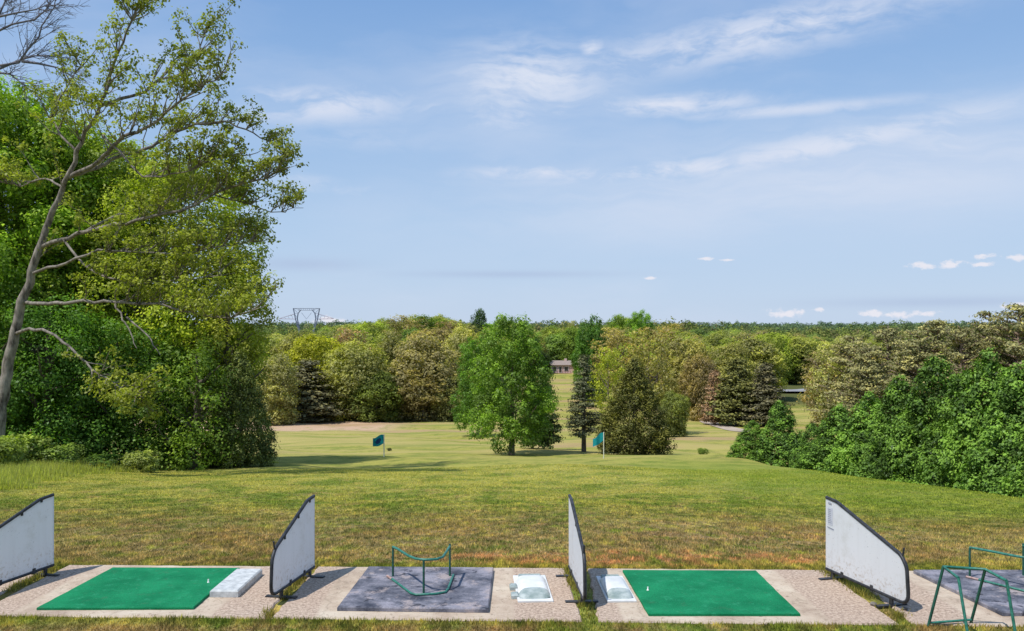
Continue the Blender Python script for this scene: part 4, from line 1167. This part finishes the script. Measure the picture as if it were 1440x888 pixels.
def legged_stand():
    r = tag(empty('bag_stand', (4.25, 8.2, 0)), 'four-legged green steel bag stand on the grass at the right front corner', 'bag stand', 'green steel bag stands')
    def q(x, y, z): return (x - 4.25, y - 8.2, z)
    fa, fb, fc, fd = (3.975, 8.38, -.05), (4.42, 8.44, -.02), (4.12, 7.86, -.08), (4.54, 7.84, -.08)
    ta, tb, tc, td = (4.10, 8.32, .57), (4.46, 8.25, .565), (4.09, 8.02, .55), (4.48, 7.93, .55)
    for a, b_, mt in ((fa, ta, 'dark_green_paint'), (fb, tb, 'dark_green_paint'), (fc, tc, 'green_paint'), (fd, td, 'green_paint')):
        m = MB(); m.tube([q(*a), q(*b_)], .014, 8); m.build('leg', M[mt], r)
    m = MB(); m.tube([q(*tc), q(*ta), q(*tb), q(*td)], .0145, 8); m.build('top_rail', M['green_paint'], r)
    k = .08; a = tuple(fa[i] + (ta[i] - fa[i]) * .11 for i in range(3)); b_ = tuple(fb[i] + (tb[i] - fb[i]) * .09 for i in range(3))
    m = MB(); m.tube([q(*a), q(*b_)], .012, 8); m.build('cross_bar', M['green_paint'], r)
legged_stand()

for px, py, s_, lb in ((1228, 852, .035, 'small dark stone beside the printed divider'), (1272, 858, .03, 'small dark stone at the near end of the printed divider')):
    d = EYE * F / (py - HZ); me = MB()
    vs = []; 
    for i in range(6):
        th = math.pi * i / 5
        for k in range(8): vs.append((math.cos(k * math.pi / 4) * math.sin(th) * s_ * random.uniform(.8, 1.3), math.sin(k * math.pi / 4) * math.sin(th) * s_ * random.uniform(.8, 1.2), s_ * .6 * math.cos(th) + s_ * .5))
    me.add(vs, [(i * 8 + k, i * 8 + (k + 1) % 8, (i + 1) * 8 + (k + 1) % 8, (i + 1) * 8 + k) for i in range(5) for k in range(8)])
    tag(me.build('stone', M['stone'], loc=((px - CX) / F * d, d, 0)), lb, 'stone', 'stones on the tee pads')

# ---------------------------------------------------------------- grass
def blades(name, x, y, h, w, lean, label, mat=None, colour=None, z=None):
    n = len(x); z = ground(x, y) if z is None else z
    ph = rng.uniform(0, 2 * np.pi, n); dx, dy = np.cos(ph), np.sin(ph); lp = rng.uniform(0, 2 * np.pi, n); ln = h * rng.uniform(.1, 1., n) * lean
    a = np.stack([x - dx * w / 2, y - dy * w / 2, z - .01], 1); b_ = np.stack([x + dx * w / 2, y + dy * w / 2, z - .01], 1)
    c = np.stack([x + np.cos(lp) * ln, y + np.sin(lp) * ln, z + h], 1)
    V = np.stack([a, b_, c], 1).reshape(-1, 3); Fq = np.arange(3 * n).reshape(-1, 3)
    o = obj(name, mesh_np(name, V, Fq, mat or M['blade'], rng.uniform(0, 1, n)))
    if colour: o.color = (*colour, 1)
    return tag(o, label, 'grass', kind='stuff')
def inside_pads(x, y):
    k = np.zeros(len(x), bool)
    for x0, x1, _ in pads: k |= (x > x0 - .01) & (x < x1 + .03) & (y > near_y(x) - .01) & (y < far_y(x) + .005)
    return k
n = 420000
y = 10.3 + 32 * rng.uniform(0, 1, n) ** 1.6; x = rng.uniform(-.66, .66, n) * (y + 1)
yn = rng.uniform(7.2, 8.75, 60000); xn = rng.uniform(-6, 6, 60000)
x = np.r_[x, xn]; y = np.r_[y, yn]
k = ~inside_pads(x, y) & (x < 15 + .035 * (y - 24)); x, y = x[k], y[k]
patch = .6 + .5 * np.sin(x * 2.1 + 1.7 * np.sin(y * 1.3)) * np.sin(y * 1.9 + np.sin(x * 1.1)) + .35 * np.sin(x * 7.3) * np.sin(y * 6.1)
blades('grass', x, y, (.017 + .022 * np.clip(patch, 0, 1.4)) * rng.uniform(.5, 1.35, len(x)), .010 + .0009 * y, .9, 'short mown grass of the practice range, worn brown beyond the tees')
# taller tufts along the pad edges and between the pads
n = 15000
xe = rng.uniform(-8, 7, n); ye = np.where(rng.uniform(size=n) < .5, near_y(xe) - rng.gamma(1.5, .05, n), far_y(xe) + rng.gamma(1.5, .09, n) + .03)
tuft = np.sin(xe * 5.1) + np.sin(xe * 2.3 + 1) + .6 * np.sin(xe * 13); k = tuft > rng.uniform(-1.6, 1.4, n)
xe, ye = xe[k], ye[k]
gaps = [(-5.40, -5.44), (-2.40, -2.44), (.62, .79), (3.63, 3.92)]
xg, yg = [], []
for (a, b_), wd in zip([(-5.40, -5.50), (-2.40, -2.44), (.66, .76), (3.64, 3.84)], (.06, .05, .09, .10)):
    m_ = 1300; t = rng.uniform(0, 1, m_); xg.append(a * (1 - t) + b_ * t + rng.normal(0, wd * .55, m_)); yg.append(10.35 - t * 1.75)
xg = np.concatenate(xg); yg = np.concatenate(yg); kk = (np.sin(yg * 9 + xg * 3) + np.sin(yg * 3.3)) > rng.uniform(-1.5, 1.2, len(xg)); xg, yg = xg[kk], yg[kk]
blades('grass', xe, ye, rng.uniform(.02, .06, len(xe)) * np.where(ye > 9.5, .7, 1.), .010, .8, 'ragged grass tufts along the edges of the concrete pads')
o = blades('weeds', xg, yg, rng.uniform(.02, .075, len(xg)), .012, .9, 'weeds growing in the joints under the dividers', M['leaf'], (.17, .15, .055), z=np.full(len(xg), -.01)); o['category'] = 'weeds'
# rough grass at the foot of the left wood
n = 52000
t = rng.uniform(0, 1, n); yr = 25 + 25 * t
edge = .7 * np.sin(yr * 1.9) + .5 * np.sin(yr * 4.7 + 1) + np.interp(yr, [24, 27, 34, 40, 44, 50], [-14.8, -15.8, -17.9, -18.6, -18.0, -14.0])
xr = edge - rng.gamma(1.6, 1.2, n) + .4
blades('tall_grass', xr, yr, rng.uniform(.15, .6, n) * np.clip((edge + .5 - xr) / 1.5, .25, 1), .03, .5, 'unmown pale green grass along the foot of the left wood', M['leaf'], (.28, .29, .10))

# ---------------------------------------------------------------- light, sky, camera
elev = R(60); sun_to = Vector((-.82, -.57, 0)).normalized() * math.cos(elev); sun_to.z = math.sin(elev)
L = bpy.data.lights.new('sun', 'SUN'); L.energy = 4.5; L.angle = R(.6); L.color = (1., .955, .88)
lo = bpy.data.objects.new('sun', L); COL.objects.link(lo); lo.rotation_euler = (-sun_to).to_track_quat('-Z', 'Y').to_euler()

w = bpy.data.worlds.new('World'); scene.world = w; w.use_nodes = True
nt = w.node_tree
for n_ in list(nt.nodes): nt.nodes.remove(n_)
b = NB(nt)
sky = b.n('ShaderNodeTexSky', sky_type='NISHITA', sun_disc=False)
sky.sun_elevation = elev; sky.sun_rotation = math.atan2(sun_to.x, sun_to.y); sky.air_density = 1.; sky.dust_density = .6; sky.ozone_density = 2.; sky.altitude = 100
gen = b.n('ShaderNodeTexCoord').outputs['Generated']
sp = b.n('ShaderNodeSeparateXYZ'); b.l(gen, sp.inputs[0])
az = b.math('ARCTAN2', sp.outputs[0], sp.outputs[1]); el = b.math('ARCSINE', sp.outputs[2])
cv = b.n('ShaderNodeCombineXYZ'); b.l(az, cv.inputs[0]); b.l(el, cv.inputs[1])
uv = cv.outputs[0]
def ell(px, py, wx, wy, rot=0.):
    """soft ellipse in azimuth / elevation"""
    a0 = math.atan((px - CX) / F); e0 = math.atan((HZ - py) / F * math.cos(a0)); sx = wx / F; sy = wy / F
    dx = b.math('SUBTRACT', az, a0); dy = b.math('SUBTRACT', el, e0); c, s = math.cos(rot), math.sin(rot)
    u = b.math('DIVIDE', b.math('ADD', b.math('MULTIPLY', dx, c), b.math('MULTIPLY', dy, s)), sx)
    v = b.math('DIVIDE', b.math('SUBTRACT', b.math('MULTIPLY', dy, c), b.math('MULTIPLY', dx, s)), sy)
    return b.math('POWER', 2.718, b.math('MULTIPLY', b.math('ADD', b.math('MULTIPLY', u, u), b.math('MULTIPLY', v, v)), -1))
wn = b.n('ShaderNodeTexNoise'); wn.inputs['Scale'].default_value = 9; wn.inputs['Detail'].default_value = 4; b.l(uv, wn.inputs['Vector'])
wsc = b.n('ShaderNodeVectorMath', operation='SCALE'); b.l(wn.outputs['Color'], wsc.inputs[0]); wsc.inputs['Scale'].default_value = .055
wad = b.n('ShaderNodeVectorMath', operation='ADD'); b.l(uv, wad.inputs[0]); b.l(wsc.outputs[0], wad.inputs[1])
wuv = wad.outputs[0]
wisp = b.noise(b.mapping(wuv, (5, 30, 1), rot=(0, 0, R(-8))), 1., 8, .62)
puff = b.noise(b.mapping(wuv, (26, 60, 1)), 1., 8, .6)
broad = b.noise(b.mapping(wuv, (2.2, 9, 1), (3, 2, 0), (0, 0, R(-6))), 1., 6, .55)
tot = None
for args, amp in [((745, 112, 75, 34), .85), ((735, 160, 80, 22, .1), .5), ((1060, 50, 190, 24, .12), .75), ((832, 70, 14, 12), .7), ((450, 148, 100, 20, .05), .75), ((560, 150, 80, 12), .35), ((950, 148, 90, 11, .0), .85), ((1110, 155, 130, 7), .6),
                  ((760, 243, 80, 9), .75), ((960, 237, 180, 10, .05), .75), ((1150, 208, 160, 14, .14), .8), ((1330, 215, 150, 40, .1), .4), ((440, 258, 60, 8, -.1), .55), ((870, 185, 70, 7, -.15), .35), ((1350, 190, 90, 14), .45), ((540, 195, 130, 14), .25)]:
    e = b.math('MULTIPLY', ell(args[0], args[1], args[2] * 1.25, args[3] * 1.25, *args[4:]), min(1., amp * 1.15)); tot = e if tot is None else b.math('MAXIMUM', tot, e)
nn = b.math('ADD', b.math('MULTIPLY', wisp, .6), b.math('MULTIPLY', puff, .4))
cl = b.math('MULTIPLY', tot, b.math('ADD', b.maprange(nn, .37, .60), .15), clamp=True)
veil = b.math('MULTIPLY', b.maprange(broad, .42, .68), .24)
cl = b.math('MAXIMUM', cl, veil)
cl = b.math('MAXIMUM', cl, b.math('MULTIPLY', b.math('MAXIMUM', ell(1290, 250, 330, 70, .05), b.math('MULTIPLY', ell(900, 290, 520, 70), b.maprange(broad, .3, .7))), .5))
low = None
for args in [(1295, 374, 18, 5), (1338, 371, 16, 6), (1382, 361, 13, 5), (1382, 372, 14, 4), (1428, 363, 18, 5), (1103, 441, 28, 7), (1150, 436, 12, 3), (1225, 441, 20, 5), (1262, 443, 22, 5), (1300, 441, 18, 4), (1425, 430, 16, 5), (990, 364, 12, 3), (915, 391, 10, 2.5), (465, 452, 28, 8), (1020, 366, 14, 2)]:
    e = ell(*args); low = e if low is None else b.math('MAXIMUM', low, e)
lw = b.maprange(b.math('ADD', low, b.math('MULTIPLY', b.math('MULTIPLY', b.math('SUBTRACT', b.noise(b.mapping(uv, (90, 140, 1)), 1., 5, .6), .5), 2.6), b.math('MULTIPLY', low, 3., clamp=True))), .30, 1.0, 0, .85)
base = b.ramp(b.maprange(el, -.02, .37, 0, 1, False), [(0, (.56, .68, .87)), (.08, (.54, .67, .87)), (.35, (.45, .62, .86)), (.65, (.33, .52, .82)), (1., (.215, .40, .74))])
nis = b.mix(1., sky.outputs[0], (.11, .11, .11), 'MULTIPLY')
nis = b.mix(.88, nis, base)
streak = b.math('MULTIPLY', b.math('MAXIMUM', ell(720, 386, 140, 5), b.math('MAXIMUM', ell(430, 372, 70, 9), ell(1330, 425, 150, 7))), .45)
nis = b.mix(streak, nis, (.40, .49, .70))
skyc = b.mix(cl, nis, (.69, .75, .89))
vl = b.math('MULTIPLY', b.math('MAXIMUM', ell(1180, 250, 380, 60, .06), b.math('MAXIMUM', ell(740, 130, 130, 60), ell(1250, 180, 260, 22, .08))), b.maprange(wisp, .30, .66))
skyc = b.mix(b.math('MULTIPLY', vl, .55), skyc, (.68, .75, .89))
skyc = b.mix(lw, skyc, (.86, .84, .90))
bg = b.n('ShaderNodeBackground'); b.l(b.mix(1., skyc, (10., 10., 10.), 'MULTIPLY'), bg.inputs[0]); bg.inputs[1].default_value = .1
wo = b.n('ShaderNodeOutputWorld'); b.l(bg.outputs[0], wo.inputs[0])

cam = bpy.data.cameras.new('camera'); co = bpy.data.objects.new('camera', cam); COL.objects.link(co); scene.camera = co
co.location = (0, 0, EYE); co.rotation_euler = (R(90), 0, 0)
cam.sensor_width = 36; cam.sensor_fit = 'HORIZONTAL'; cam.lens = F / 1440 * 36; cam.shift_y = (HZ - 444) / 1440
cam.clip_start = .1; cam.clip_end = 9000
scene.view_settings.view_transform = 'Standard'; scene.view_settings.look = 'None'; scene.view_settings.exposure = 0
scene.cycles.max_bounces = 6; scene.cycles.diffuse_bounces = 3; scene.cycles.transmission_bounces = 4; scene.cycles.use_denoising = True
